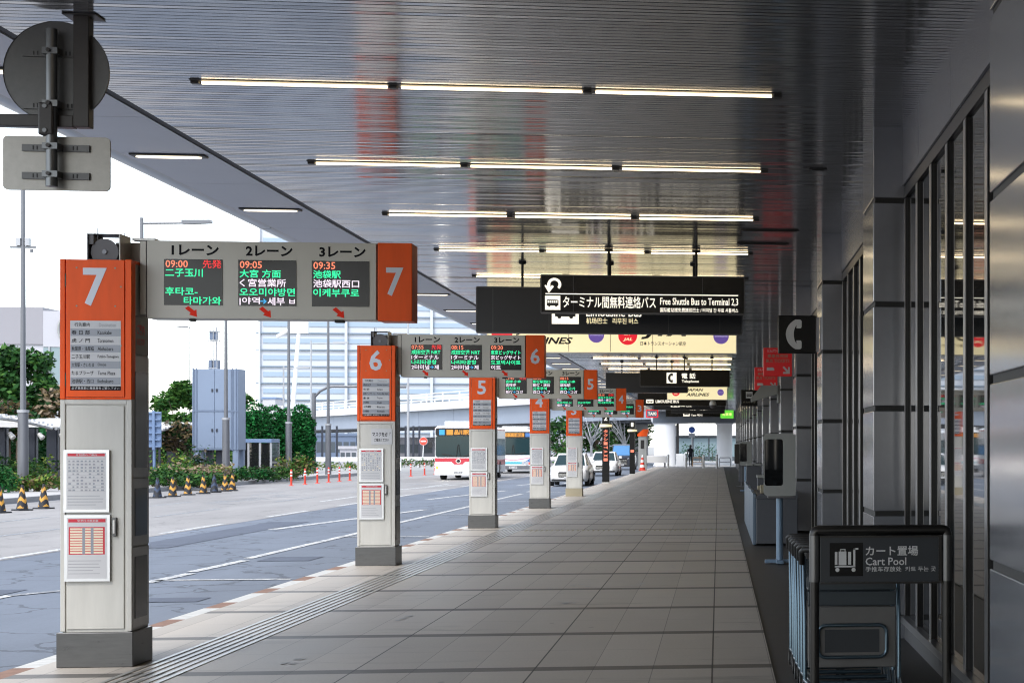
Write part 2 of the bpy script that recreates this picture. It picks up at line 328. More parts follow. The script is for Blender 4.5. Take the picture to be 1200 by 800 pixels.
class MB:
    def __init__(s): s.v, s.f, s.m, s.sm, s.mats = [], [], [], [], []
    def mi(s, m):
        m = M[m]
        if m not in s.mats: s.mats.append(m)
        return s.mats.index(m)
    def add(s, vs_, fs, m, smooth=False):
        b = len(s.v); i = s.mi(m); s.v += [tuple(p) for p in vs_]
        for f in fs: s.f.append([b + q for q in f]); s.m.append(i); s.sm.append(smooth)
        return s
    def box(s, x0, x1, y0, y1, z0, z1, m):
        vs_ = [(x, y, z) for x in (x0, x1) for y in (y0, y1) for z in (z0, z1)]
        return s.add(vs_, [(0, 1, 3, 2), (4, 6, 7, 5), (0, 4, 5, 1), (2, 3, 7, 6), (0, 2, 6, 4), (1, 5, 7, 3)], m)
    def quad(s, pts, m): return s.add(pts, [tuple(range(len(pts)))], m)
    def cyl(s, p0, p1, r0, m, r1=None, n=14, caps=True, smooth=True):
        r1 = r0 if r1 is None else r1
        p0, p1 = Vector(p0), Vector(p1); d = (p1 - p0).normalized()
        u = d.orthogonal().normalized(); w_ = d.cross(u)
        vs_ = []
        for p, r in ((p0, r0), (p1, r1)):
            for i in range(n):
                a = 2 * math.pi * i / n; vs_.append(p + (u * math.cos(a) + w_ * math.sin(a)) * r)
        s.add(vs_, [(i, (i + 1) % n, n + (i + 1) % n, n + i) for i in range(n)], m, smooth)
        if caps: s.add(vs_[:n], [tuple(reversed(range(n)))], m); s.add(vs_[n:], [tuple(range(n))], m)
        return s
    def tube(s, pts, r, m, n=10):
        pts = [Vector(p) for p in pts]; rings = []; u = None
        for i, p in enumerate(pts):
            d = (pts[min(i + 1, len(pts) - 1)] - pts[max(i - 1, 0)]).normalized()
            u = d.orthogonal().normalized() if u is None else (u - d * u.dot(d)).normalized()
            w_ = d.cross(u)
            rings.append([p + (u * math.cos(2 * math.pi * k / n) + w_ * math.sin(2 * math.pi * k / n)) * r for k in range(n)])
        vs_ = [q for rg in rings for q in rg]
        fs = [(i * n + k, i * n + (k + 1) % n, (i + 1) * n + (k + 1) % n, (i + 1) * n + k) for i in range(len(pts) - 1) for k in range(n)]
        s.add(vs_, fs, m, True); s.add(rings[0], [tuple(reversed(range(n)))], m); s.add(rings[-1], [tuple(range(n))], m)
        return s
    def prism(s, pts, axis, a0, a1, m, smooth=False):
        """polygon pts (2D) extruded along axis 'x' (pts=y,z), 'y' (pts=x,z) or 'z' (pts=x,y)"""
        def P(p, a): return {'x': (a, p[0], p[1]), 'y': (p[0], a, p[1]), 'z': (p[0], p[1], a)}[axis]
        n = len(pts); A = [P(p, a0) for p in pts]; B = [P(p, a1) for p in pts]
        s.add(A, [tuple(reversed(range(n)))], m); s.add(B, [tuple(range(n))], m)
        return s.add(A + B, [(i, (i + 1) % n, n + (i + 1) % n, n + i) for i in range(n)], m, smooth)
    def lathe(s, prof, m, c=(0, 0), n=18, smooth=True):
        """prof = [(r,z)...] about a vertical axis at c"""
        vs_ = [(c[0] + r * math.cos(2 * math.pi * k / n), c[1] + r * math.sin(2 * math.pi * k / n), z) for r, z in prof for k in range(n)]
        return s.add(vs_, [(i * n + k, i * n + (k + 1) % n, (i + 1) * n + (k + 1) % n, (i + 1) * n + k) for i in range(len(prof) - 1) for k in range(n)], m, smooth)
    def disc(s, c, r, m, axis='y', n=28, rz=None):
        rz = rz or r
        if axis == 'y': p = [(c[0] + r * math.cos(2 * math.pi * k / n), c[1], c[2] + rz * math.sin(2 * math.pi * k / n)) for k in range(n)]
        elif axis == 'x': p = [(c[0], c[1] + r * math.cos(2 * math.pi * k / n), c[2] + rz * math.sin(2 * math.pi * k / n)) for k in range(n)]
        else: p = [(c[0] + r * math.cos(2 * math.pi * k / n), c[1] + rz * math.sin(2 * math.pi * k / n), c[2]) for k in range(n)]
        return s.quad(p, m)
    def rect(s, x0, x1, z0, z1, y, m): return s.quad([(x0, y, z0), (x1, y, z0), (x1, y, z1), (x0, y, z1)], m)
    def text(s, body, x0, x1, z0, z1, y, m, bold=0.0, shear=0.0, U=(1, 0, 0), V=(0, 0, 1), O=None):
        """writing stretched into the box x0..x1, z0..z1; x1=None keeps the natural width"""
        vs_, fs = glyphs(body, bold, shear)
        if not vs_: return s
        ax, bx = min(p[0] for p in vs_), max(p[0] for p in vs_); ay, by = min(p[1] for p in vs_), max(p[1] for p in vs_)
        kz = (z1 - z0) / max(by - ay, 1e-3); kx = kz if x1 is None else (x1 - x0) / max(bx - ax, 1e-3)
        if O is None: O = Vector((0, y, 0))
        U, V = Vector(U), Vector(V)
        return s.add([O + U * (x0 + (p[0] - ax) * kx) + V * (z0 + (p[1] - ay) * kz) for p in vs_], fs, m)
    def build(s, name, parent=None, bevel=0.0, loc=None, seg=2):
        me = bpy.data.meshes.new(name); me.from_pydata(s.v, [], s.f)
        for m in s.mats: me.materials.append(m)
        me.polygons.foreach_set('material_index', s.m); me.polygons.foreach_set('use_smooth', s.sm); me.update()
        o = bpy.data.objects.new(name, me); COL.objects.link(o)
        if parent: o.parent = parent
        if loc: o.location = loc
        if bevel:
            b = o.modifiers.new('bevel', 'BEVEL'); b.width = bevel; b.segments = seg; b.limit_method = 'ANGLE'; b.angle_limit = R(50)
            b.harden_normals = False
        return o

def tag(o, label=None, cat=None, group=None, kind=None):
    if label: o['label'] = label
    if cat: o['category'] = cat
    if group: o['group'] = group
    if kind: o['kind'] = kind
    return o
def thing(name, label, cat, loc=(0, 0, 0), rz=0.0, group=None):
    o = bpy.data.objects.new(name, None); COL.objects.link(o); o.location = loc; o.rotation_euler = (0, 0, rz); o.empty_display_size = 0.2
    return tag(o, label, cat, group)
def copy_tree(o, parent=None):
    kids = [k for k in list(o.children)]
    c = o.copy(); COL.objects.link(c)
    if parent: c.parent = parent
    for k in kids: copy_tree(k, c)
    return c
def Y_(d, X): return d - TY * X           # depth in front of the camera -> world Y for a given X
ORD = ['first', 'second', 'third', 'fourth', 'fifth', 'sixth', 'seventh', 'eighth', 'ninth', 'tenth', 'eleventh', 'twelfth', 'thirteenth', 'fourteenth', 'fifteenth', 'sixteenth', 'seventeenth', 'eighteenth']

# ------------------------------------------------------------------ ground, road, pavement
Y0, Y1 = -46.0, 146.0
KERB, TILE_R, WALL = -5.22, 0.40, 1.58
RZ = -0.15
def struct(name, mb, **k): return tag(mb.build(name, **k), kind='structure')
g = MB(); g.quad([(-2500, -200, -0.32), (2500, -200, -0.32), (2500, 4000, -0.32), (-2500, 4000, -0.32)], 'far_ground'); struct('ground', g)
g = MB(); g.box(-22.2, KERB, Y0 - 60, 420, -0.3, RZ, 'asphalt'); struct('road', g)
g = MB(); g.quad([(-22.0, Y0 - 60, RZ + .004), (-11.25, Y0 - 60, RZ + .004), (-11.25, 420, RZ + .004), (-22.0, 420, RZ + .004)], 'concrete_road'); struct('road_lane', g)
g = MB(); g.box(KERB + 0.16, TILE_R, Y0, Y1, -0.3, 0.0, 'tile'); struct('pavement', g)
g = MB(); g.box(TILE_R, WALL + 0.05, Y0, Y1, -0.3, -0.012, 'service_floor'); struct('service_pavement', g)
g = MB(); g.box(KERB + 0.16, 14, Y1, 190, -0.3, -0.004, 'pale_paving'); struct('far_pavement', g)
g = MB()
y = 16.46 + 0.6 - 1.88 * 20; k = 0
while y < Y1 + 30:
    g.box(KERB, KERB + 0.16, y, y + 0.70, -0.3, 0.0, 'kerb_orange')
    g.box(KERB, KERB + 0.16, y + 0.70, y + 1.88, -0.3, 0.0, 'kerb_white'); y += 1.88
struct('kerb', g)
# tactile guide bars along the kerb and a warning row of studs across
g = MB()
for i in range(6):
    x = -4.29 + i * 0.076
    for s_ in range(int((Y1 - 8) / 0.9)):
        ya = 8 + s_ * 0.9
        g.box(x, x + 0.036, ya, ya + 0.885, 0.0, 0.006, 'tactile_bar')
for iy in range(5):
    for ix in range(42):
        x = -3.75 + ix * 0.1
        g.lathe([(0.022, 0.0), (0.018, 0.005), (0.0, 0.006)], 'tactile_yellow', (x, 35.4 + iy * 0.12), n=8)
struct('tactile_paving', g)
# pale adhesive remnants and scuffs on the tiles
g = MB()
for x, yy in ((-3.2, 14.2), (-.85, 27.2), (-.45, 27.1), (-1.65, 21.4), (-.95, 21.5), (-.55, 24.6), (-1.0, 30.2), (-1.6, 19.2), (-3.1, 17.5), (-2.4, 24.0)):
    for _ in range(4):
        a, b = x + random.uniform(-.12, .12), yy + random.uniform(-.25, .25); c, d_ = random.uniform(.015, .07), random.uniform(.03, .14)
        g.quad([(a, b, .004), (a + c, b + random.uniform(-.03, .03), .004), (a + c * 1.1, b + d_, .004), (a - .01, b + d_ * .9, .004)], 'scuff')
struct('pavement_mark', g)
# painted markings
g = MB(); z = RZ + 0.008
def stripe(x0, ya, x1, yb, wd, m='road_paint'):
    d = Vector((x1 - x0, yb - ya)); nrm = Vector((-d.y, d.x)).normalized() * wd / 2
    g.quad([(x0 - nrm.x, ya - nrm.y, z), (x1 - nrm.x, yb - nrm.y, z), (x1 + nrm.x, yb + nrm.y, z), (x0 + nrm.x, ya + nrm.y, z)][::-1], m)
for i in range(26):                                    # dashed lane line
    ya = 10 + i * 8.6 + 2.6
    stripe(-11.42, ya, -11.42, ya + 4.6, 0.16)
for i in range(16):
    ya = 14 + i * 12.4
    stripe(-14.3, ya + 33.5 - 24.8, -14.3, ya + 39.5 - 24.8, 0.14, 'road_paint_worn')
    stripe(-17.0, ya + 4, -17.0, ya + 9, 0.14, 'road_paint_worn')
stripe(-8.5, 2, -8.5, 22.6, 0.16)
for ya, yb in ((24.6, 26.3), (26.6, 29.2), (29.7, 40.0), (41.5, 56), (57.5, 69), (72, 84), (88, 96)): stripe(-7.5, ya, -7.42, yb, 0.16)
stripe(-8.5, 22.6, -7.5, 24.6, 0.16, 'road_paint_worn')
for i in range(6):
    stripe(-7.5, 25.0 + i * 11.54, -5.75, 25.0 + i * 11.54, 0.16)
for i in range(9):                                     # worn lettering on the carriageway
    xa = -15.1 - 0.2 * (i % 3)
    stripe(xa - 0.3 * (i % 2), 58 + i * 1.3, xa - 0.9, 58.4 + i * 1.3, 0.35, 'road_paint_worn')
for i in range(3): stripe(-12.9, 60 + i * 22, -12.9, 66 + i * 22, 0.15)
for xa, ya, xb, yb in ((-9.6, 40, -8.3, 52), (-9.8, 62, -8.6, 74), (-9.2, 84, -8.3, 92), (-13.5, 74, -12.2, 86)): stripe(xa, ya, xb, yb, 0.22)
struct('road_marking', g)
g = MB()
for a in ((-10.9, -8.62, 20.4, 23.6), (-7.2, -6.4, 29.0, 30.1), (-6.9, -6.0, 21.5, 22.1), (-10.6, -9.7, 33, 44)):
    g.quad([(a[0], a[2], z - .002), (a[1], a[2], z - .002), (a[1], a[3], z - .002), (a[0], a[3], z - .002)], 'asphalt_patch')
struct('road_patch', g)
g = MB()
g.box(-22.4, -22.2, -60, 118, -0.3, 0.02, 'kerb_stone'); struct('far_kerb', g)
g = MB(); g.quad([(-26.5, -60, 0.0), (-22.4, -60, 0.0), (-22.4, 118, 0.0), (-26.5, 118, 0.0)], 'pale_paving'); g.quad([(-120, -60, -0.02), (-26.5, -60, -0.02), (-26.5, 118, -0.02), (-120, 118, -0.02)], 'soil')
struct('planted_verge', g)
# ------------------------------------------------------------------ canopy over the pavement
CZ, EDGE = 4.41, -4.72
canopy = thing('terminal_canopy', 'long grey canopy with slatted metal ceiling over the tiled pavement', 'canopy', (-2, Y0, CZ))
def cp(name, mb, **k):
    o = mb.build(name, **k); o.parent = canopy; o.location = (2, -Y0, -CZ); return o
g = MB(); P = 0.088
ys = Y0
while ys < Y1:
    a, b = ys + .007, ys + P - .007
    # slats are fixed by hand: each hangs a hair out of level
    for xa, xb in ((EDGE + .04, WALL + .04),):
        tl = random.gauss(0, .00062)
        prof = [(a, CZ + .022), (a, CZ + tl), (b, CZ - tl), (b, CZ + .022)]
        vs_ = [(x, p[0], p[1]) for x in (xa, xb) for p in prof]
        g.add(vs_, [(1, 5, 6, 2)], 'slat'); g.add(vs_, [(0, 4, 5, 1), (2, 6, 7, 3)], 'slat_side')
    ys += P
cp('slat_ceiling', g)
g = MB(); g.box(EDGE - .03, WALL + .2, Y0, Y1, CZ + .024, CZ + .05, 'black_trim')
g.box(EDGE - .03, EDGE + .035, Y0, Y1, CZ + .005, CZ + .02, 'black_trim'); cp('edge_groove', g)
g = MB(); yy = Y0
while yy < Y1:
    g.box(-5.58, EDGE - .032, yy + .006, yy + 1.92, CZ - .004, CZ + .03, 'soffit'); yy += 1.925
cp('soffit', g)
g = MB()
pr = [(-5.585, CZ + .02), (-5.62, CZ - .012), (-5.70, CZ - .02), (-5.78, CZ + .005), (-5.85, CZ + .07), (-5.88, CZ + .16), (-5.86, CZ + .27), (-5.78, CZ + .36), (-5.6, CZ + .42), (-5.4, CZ + .44), (-5.4, CZ + .06)]
yy = Y0
while yy < Y1:
    e = min(yy + 7.68, Y1)
    n = len(pr); vs_ = [(p[0], q, p[1]) for q in (yy + .006, e) for p in pr]
    g.add(vs_, [(i, i + 1, n + i + 1, n + i) for i in range(n - 1)], 'fascia', True); yy += 7.7
cp('fascia', g)
g = MB(); g.box(-5.45, WALL + 1.2, Y0, Y1, CZ + .36, CZ + .5, 'concrete'); g.box(-5.45, -5.42, Y0, Y1, CZ + .06, CZ + .36, 'concrete'); cp('roof_slab', g)
g = MB(); g.box(-5.3, WALL + .4, Y1, Y1 + 1.2, 3.55, CZ + .5, 'girder'); cp('end_beam', g, bevel=.03)

# ------------------------------------------------------------------ terminal building along the right
CY = [7.75 + 7.75 * i - 0.16 for i in range(-7, 18)]
bld = thing('terminal_building', 'dark grey clad terminal building with columns and tall windows along the pavement', 'building', (WALL, Y0, 0))
def bp_(name, mb, parent=None, **k):
    o = mb.build(name, **k); o.parent = parent or bld
    if parent is None: o.location = (-WALL, -Y0, 0)
    return o
g = MB()
zt = 3.90
ys = Y0
while ys < Y1:                                          # panels above the windows
    g.box(WALL, WALL + .18, ys + .005, min(ys + 1.93, Y1), zt + .004, CZ + .06, 'upper_panel'); ys += 1.9375
g.box(WALL + .02, WALL + .2, Y0, Y1, -.02, .13, 'plinth')
g.box(WALL + .55, WALL + .7, Y0, Y1, CZ + .5, 9.0, 'cladding')
bp_('wall', g)
g = MB(); g.box(WALL + 2.6, WALL + 2.7, Y0, Y1, 0, CZ, 'panel_slate'); g.box(WALL + .2, WALL + 2.6, Y0, Y1, -.05, 0.02, 'panel_slate'); bp_('interior_wall', g)
for yc in CY:
    g = MB()
    zs = [0.0, .17, 1.07, 1.98, 2.88, 3.78, CZ + .02]
    for a, b in zip(zs, zs[1:]):
        g.box(1.33, WALL + .12, yc, yc + 1.1, a + (.022 if a else -.02), b - (.022 if b < 4.3 else 0), 'cladding')
    g.box(1.345, WALL + .11, yc + .015, yc + 1.085, -.01, CZ, 'seam')
    bp_('column', g, bevel=.006)
for a, b in zip(CY, CY[1:]):
    ya, yb = a + 1.105, b - .005
    n = 7; dy = (yb - ya) / n
    fr = MB()
    fr.box(1.60, 1.66, ya, yb, zt - .10, zt, 'mullion'); fr.box(1.565, 1.66, ya, yb, .13, .19, 'mullion_edge')
    for i in range(n + 1):
        yy = ya + i * dy
        y_a, y_b = max(yy - .055, ya), min(yy + .055, yb)
        fr.box(1.603, 1.66, y_a, y_b, .192, zt - .102, 'mullion')
        fr.box(1.597, 1.6025, y_a + .004, y_b - .004, .192, zt - .11, 'mullion_edge')  # strip painted pale where light catches the mullion's front face
    f = bp_('window', fr)
    gl = MB(); gl.box(1.625, 1.64, ya, yb, .192, zt - .102, 'glass_dark')
    bp_('pane', gl, parent=f)

# ------------------------------------------------------------------ strip lights
def far_label(i, stem, tail):
    if i < 14: return f'{ORD[i]} {stem} {tail}'
    return f'tiny distant {stem} beyond the fourteenth {tail}'
ROWL = 13.54 + .475 - 3.85 * 0
def strip_row():
    root = thing('strip_light', 'x', 'ceiling light', group='strip lights across the slatted ceiling')
    g = MB(); g.box(-3.95, .49, -.075, .075, CZ - .006, CZ + .02, 'housing')  # housing plate widened in black to soak up the tubes' glow
    for x in (-3.95, -2.50, -1.035, .43): g.box(x - .0, x + .06, -.03, .03, CZ - .024, CZ - .0065, 'housing')
    g.build('housing', root)
    for i in range(3):
        a = -3.875 + i * 1.465
        t = MB(); t.cyl((a, 0, CZ - .012), (a + 1.36, 0, CZ - .010), .014, 'tube', n=10); t.build('tube', root)
    return root
proto = strip_row()
first = True
k = 0
for i in range(-4, 34):
    o = proto if first else copy_tree(proto); first = False
    o.location = (0, ROWL + 3.85 * i, 0)
    if i < 0: o['label'] = 'strip light row overhead behind the viewer, nearer than every row in view'
    else: o['label'] = far_label(i, 'strip light row from the near end', 'on the slatted ceiling')
def soffit_lamp():
    root = thing('soffit_light', 'x', 'ceiling light', group='small lamps in the canopy edge soffit')
    g = MB(); g.box(-.34, .34, -.085, .085, CZ - .022, CZ - .005, 'housing'); g.build('frame', root, bevel=.006)
    t = MB(); t.prism([(-.27, -.05), (.27, -.05), (.30, 0), (.27, .05), (-.27, .05), (-.30, 0)], 'z', CZ - .032, CZ - .0225, 'soffit_lamp'); t.build('diffuser', root)
    return root
proto = soffit_lamp(); first = True
for i in range(-4, 33):
    o = proto if first else copy_tree(proto); first = False
    o.location = (-5.16, 13.1 + .63 + 3.85 * i, 0)
    if i < 0: o['label'] = 'soffit lamp behind the viewer, nearer than every lamp in view'
    else: o['label'] = far_label(i, 'soffit lamp from the near end', 'in the canopy edge')

for lab, X0, X1, d in (('short dark slot in the ceiling right of the second strip light row', .89, 1.07, 17.8), ('long dark slot in the ceiling right of the third strip light row', .28, 1.02, 22.8), ('long dark slot in the ceiling just beyond the third strip light row', .25, .95, 24.3)):
    root = thing('ceiling_slot', lab, 'ceiling slot', (X0, Y_(d, X0), CZ)); g = MB(); g.box(0, X1 - X0, -.05, .05, -.012, -.002, 'housing'); g.build('frame', root, bevel=.004); g = MB(); g.box(.03, X1 - X0 - .03, -.02, .02, -.020, -.0125, 'black_trim'); g.build('louvre', root)
# ------------------------------------------------------------------ bus stop pillars with lane displays
def frame_poster(mb, x0, x1, z0, z1, y):
    mb.box(x0, x1, y - .02, y, z0, z1, 'aluminium')
    mb.rect(x0 + .022, x1 - .022, z0 + .022, z1 - .022, y - .0215, 'paper')
def pillar(num, lanes, X, d, notice=False, brass=False):
    """front left bottom corner at X; the face looks towards -Y"""
    yy = Y_(d, X)
    adj = {7: 'nearest, wide', 6: 'second nearest', 5: 'third nearest', 4: 'fourth nearest', 3: 'farthest'}[num]
    root = thing('bus_stop_pillar', f'{adj} white bus stop pillar with orange header numbered {num} and lane display beam', 'bus stop', (X, yy, 0), group='bus stop pillars along the kerb')
    W, Dp = .51, .44
    b = MB()
    b.box(.012, W - .012, .012, Dp - .012, .26, 3.03, 'white_paint')
    b.box(.0, .035, .0, .03, .268, 2.0, 'white_paint'); b.box(W - .035, W, .0, .03, .268, 2.0, 'white_paint')
    b.box(.045, W - .055, .002, .011, .285, 1.955, 'white_paint'); b.box(.0355, W - .0355, .001, .011, 1.965, 1.999, 'white_paint')
    b.build('body', root, bevel=.004)
    s = MB(); s.box(-.022, W + .015, -.02, Dp + .01, 0, .262, 'steel' if not brass else 'counter_beige'); s.build('base', root, bevel=.006)
    h = MB(); h.box(.0, .036, -.006, Dp - .03, 2.003, 3.05, 'orange_paint'); h.box(.0445, W - .05, -.008, .0115, 2.02, 3.047, 'orange_paint'); h.box(W - .044, W, -.006, .09, 2.003, 3.05, 'orange_paint')
    h.box(.0365, W - .0445, .0, .0118, 2.003, 2.0175, 'orange_paint'); h.box(.0, W, .0915, Dp, 3.031, 3.05, 'orange_paint')
    for sx, sz in ((.12, 2.985), (.395, 2.985), (.12, 2.70), (.395, 2.70), (.435, 2.845), (.435, 2.405)): h.disc((sx, -.0095, sz), .007, 'counter_beige', n=10)
    h.box(.037, .043, -.010, .01, 2.10, 2.2, 'steel'); h.box(.037, .043, -.010, .01, 2.84, 2.94, 'steel')
    head = h.build('header', root, bevel=.003)
    t = MB(); t.text(str(num), .165 if num != 4 else .15, .335 if num != 4 else .345, 2.70, 2.985, -.0105, 'number_grey', bold=.022); t.build('number', head)
    t = MB(); t.rect(.075, .435, 2.07, 2.59, -.0098, 'paper')
    rows = [('春 日 部', 'Kasukabe'), ('虎 ノ 門', 'Toranomon'), ('秋葉原・浅草橋', 'Akihabara'), ('二子玉川駅', 'Futako-Tamagawa'), ('大宮駅・さいたま', 'Omiya'), ('たまプラーザ', 'Tama Plaza'), ('池袋駅・西口', 'Ikebukuro')] if num != 6 else \
           [('成田空港', 'Narita Airport'), ('有 明', 'Ariake'), ('東京ビッグサイト', 'Tokyo Big Sight'), ('豊 洲', 'Toyosu'), ('大崎駅', 'Osaki'), ('木更津駅', 'Kisarazu'), ('川崎駅', 'Kawasaki')]
    t.text('行先案内', .105, .215, 2.545, 2.575, -.0106, 'ink', .01); t.text('Destination', .28, .40, 2.545, 2.573, -.0106, 'ink_grey')
    for i, (a, e) in enumerate(rows):
        z1 = 2.53 - i * .0605
        if i % 2 == 0: t.rect(.077, .433, z1 - .055, z1, -.0102, 'paper_grey')
        t.text(a, .085, .085 + min(.16, .026 * len(a)), z1 - .044, z1 - .012, -.0106, 'ink', .012); t.text(e, .27, .27 + min(.15, .0125 * len(e)), z1 - .042, z1 - .014, -.0106, 'ink', .008)
    t.rect(.075, .435, 2.07, 2.102, -.0102, 'ink'); t.text('必ず乗車前に乗車券をご購入下さい', .085, .425, 2.076, 2.096, -.0108, 'paper', .01)
    t.build('destination_board', head)
    # two framed timetables
    p = MB(); frame_poster(p, .03, .355, 1.16, 1.625, .0)
    p.rect(.06, .325, 1.578, 1.598, -.022, 'ink_red'); p.text('時刻表のご案内', .12, .27, 1.581, 1.595, -.0225, 'paper', .01)
    for i in range(11): p.rect(.06, .325, 1.555 - i * .024, 1.5565 - i * .024, -.022, 'ink_grey')
    for i in range(10):
        for j in range(9):
            if random.random() < .8: p.rect(.066 + j * .029, .066 + j * .029 + random.uniform(.012, .022), 1.535 - i * .024, 1.547 - i * .024, -.022, random.choice(['ink_grey', 'paper_grey', 'paper_grey', 'paper_yellow' if num == 6 else 'ink_grey']))
    for i in range(4): p.rect(.06, random.uniform(.25, .32), 1.28 - i * .022, 1.284 - i * .022, -.022, 'paper_grey')
    p.build('timetable', root, bevel=.004)
    p = MB(); frame_poster(p, .035, .36, .644, 1.14, .0)
    p.rect(.065, .33, 1.085, 1.11, -.022, 'ink_red'); p.text('空港行き時刻表', .13, .28, 1.089, 1.106, -.0225, 'paper', .01)
    p.rect(.068, .325, .845, 1.05, -.0218, 'ink_red')
    for i in range(10): p.rect(.078, .312, .852 + i * .0195, .866 + i * .0195, -.022, 'paper_yellow')
    p.rect(.165, .185, .848, 1.045, -.0223, 'paper_grey'); p.rect(.225, .245, .848, 1.045, -.0223, 'paper_grey')
    for i in range(5): p.rect(.065, random.uniform(.2, .32), .70 + i * .024, .704 + i * .024, -.022, 'ink_grey')
    p.build('timetable', root, bevel=.004)
    hd = MB(); hd.box(.375, .405, -.022, 0.0, .98, 1.12, 'steel'); hd.box(.382, .398, -.028, -.0225, 1.0, 1.10, 'dark_steel'); hd.build('handle', root, bevel=.004)
    if notice:
        n_ = MB(); n_.box(.19, .47, -.004, .0, 1.68, 1.90, 'paper'); n_.text('マスクを必ず', .205, .455, 1.79, 1.85, -.0045, 'ink', .02); n_.text('ご着用ください', .23, .43, 1.72, 1.765, -.0045, 'ink', .015); n_.build('notice', root)
    # glazed cabinet doors on the side towards the pavement
    sd_ = MB(); x = W - .0115
    sd_.box(x, x + .008, .02, Dp - .03, 2.35, 2.64, 'steel')
    for a, b_ in ((1.42, 2.335), (.905, 1.405), (.285, .89)):
        sd_.box(x, x + .010, .02, Dp - .03, a, b_, 'dark_steel')
        sd_.box(x + .0105, x + .016, .075, Dp - .085, a + .07, b_ - (.07 if b_ < 2 else .12), 'cabinet_glass')
    sd_.text('ご案内', .13, .31, 2.5, 2.58, 0, 'ink_red', .02, U=(0, 1, 0), O=Vector((x + .0092, 0, 0))); sd_.text('BUS STOP', .14, .31, 2.42, 2.47, 0, 'ink_red', .01, U=(0, 1, 0), O=Vector((x + .0092, 0, 0)))
    sd_.build('side_cabinet', root, bevel=.003)
    # loudspeaker on top
    q = MB(); q.box(.17, .18, .06, .30, 3.05, 3.25, 'speaker_grey'); q.box(.40, .41, .06, .30, 3.05, 3.25, 'beam_paint'); q.box(.18, .40, .06, .30, 3.052, 3.058, 'speaker_grey'); q.box(.181, .399, .065, .30, 3.244, 3.25, 'speaker_grey'); q.box(.181, .215, .07, .28, 3.17, 3.243, 'speaker_grey')
    sp = q.build('loudspeaker', root, bevel=.002)
    q = MB(); q.disc((.29, .085, 3.115), .100, 'rubber', n=24, rz=.062); q.cyl((.29, .083, 3.115), (.29, .20, 3.115), .10, 'speaker_grey', .05, n=20); q.cyl((.29, .072, 3.115), (.29, .0845, 3.115), .017, 'pole_grey', n=14); q.box(.182, .398, .13, .28, 3.06, 3.175, 'speaker_grey'); q.build('horn', sp, bevel=.002)
    q = MB(); q.cyl((.215, .1, 3.25), (.215, .1, 3.30), .004, 'pole_grey', n=6); q.cyl((.235, .1, 3.05), (.235, .1, 3.295), .004, 'pole_grey', n=6); q.cyl((.395, .2, 3.25), (.395, .2, 3.275), .003, 'pole_grey', n=6); q.build('aerial', sp)
    # display beam
    bx0, bx1, bz0, bz1, by0, by1 = .565, 2.26, 2.625, 3.215, .16, .40
    q = MB(); q.box(bx0 + .004, bx1, by0, by1, bz0, bz1, 'beam_paint'); q.box(.30, bx0 - .004, .30, by1 - .005, 3.052, bz1 - .005, 'beam_paint'); q.box(bx0 - .0035, bx0 + .0035, by0 + .01, by1 - .01, bz0 + .005, bz1 - .005, 'seam'); q.box(.516, bx0 - .004, by0 + .01, by1, bz0 + .03, bz1 - .005, 'beam_paint')
    q.box(.45, .62, .2, .3, bz1 + .001, bz1 + .02, 'dark_steel'); q.box(bx0 + .3, bx0 + .34, .2, .26, bz0 - .018, bz0 - .001, 'seam'); q.box(bx1 - .32, bx1 - .25, .2, .26, bz0 - .02, bz0 - .001, 'seam')
    beam = q.build('display_beam', root, bevel=.006)
    for i, (tm, flag, lines, nm) in enumerate(lanes):
        x0 = .695 + i * .543; x1 = x0 + .428; z0, z1 = 2.725, 3.075
        s_ = MB(); s_.box(x0, x1, by0 - .004, by0 - .0005, z0, z1, 'screen_black')
        yt = by0 - .0055; rh = (z1 - z0) / 5
        s_.text(tm, x0 + .012, x0 + .175, z1 - rh * .92, z1 - rh * .12, yt, 'led_orange', .012)
        if flag: s_.text(flag, x1 - .145, x1 - .008, z1 - rh * .96, z1 - rh * .04, yt, 'led_red', .006)
        for r_, ln in enumerate(lines):
            if not ln: continue
            ind = len(ln) - len(ln.lstrip()); ln2 = ln.strip()
            m_ = nm[r_]
            wd = min(x1 - x0 - .02 - ind * .045, sum(.030 if ord(c) < 256 else .0685 for c in ln2))
            xs = x0 + .01 + ind * .045
            zz1 = z1 - rh * (r_ + 1) - rh * .05; zz0 = zz1 - rh * .88
            if '→' in ln2:
                l_, r2 = ln2.split('→'); u = wd / max(len(ln2), 1)
                s_.text(l_, xs, xs + u * len(l_) * .98, zz0, zz1, yt, m_, .013); s_.text('→', xs + u * len(l_), xs + u * (len(l_) + .9), zz0 + rh * .15, zz1 - rh * .15, yt, 'led_blue', .02); s_.text(r2, xs + u * (len(l_) + 1.05), xs + wd, zz0, zz1, yt, m_, .013)
            else: s_.text(ln2, xs, xs + wd, zz0, zz1, yt, m_, .013)
        s_.build('screen', beam)
        l_ = MB(); l_.text(f'{i + 1}レーン', x0 + .055, x0 + .40, 3.105, 3.185, by0 - .001, 'ink', .035); l_.build('lane_label', beam)
        l_ = MB(); cx, cz = x0 + .20, 2.672; a_ = []
        for px_, pz_ in ((-.048, .030), (-.006, -.004), (-.018, -.018), (.040, -.036), (.036, .022), (.020, .012), (-.022, .048)): a_.append((cx + px_, by0 - .001, cz + pz_))
        l_.quad(a_, 'red_sticker'); l_.build('lane_arrow', beam)
    e = MB(); e.box(bx1 + .012, bx1 + .27, by0 - .008, by1 + .008, bz0 - .008, bz1 + .004, 'orange_paint'); e.box(bx1 + .001, bx1 + .0115, by0 + .01, by1 - .01, bz0, bz1, 'seam')
    e.text(str(num), bx1 + .075, bx1 + .205, 2.81, 3.03, by0 - .0095, 'number_grey', .022)
    e.build('end_panel', beam, bevel=.006)
    return root
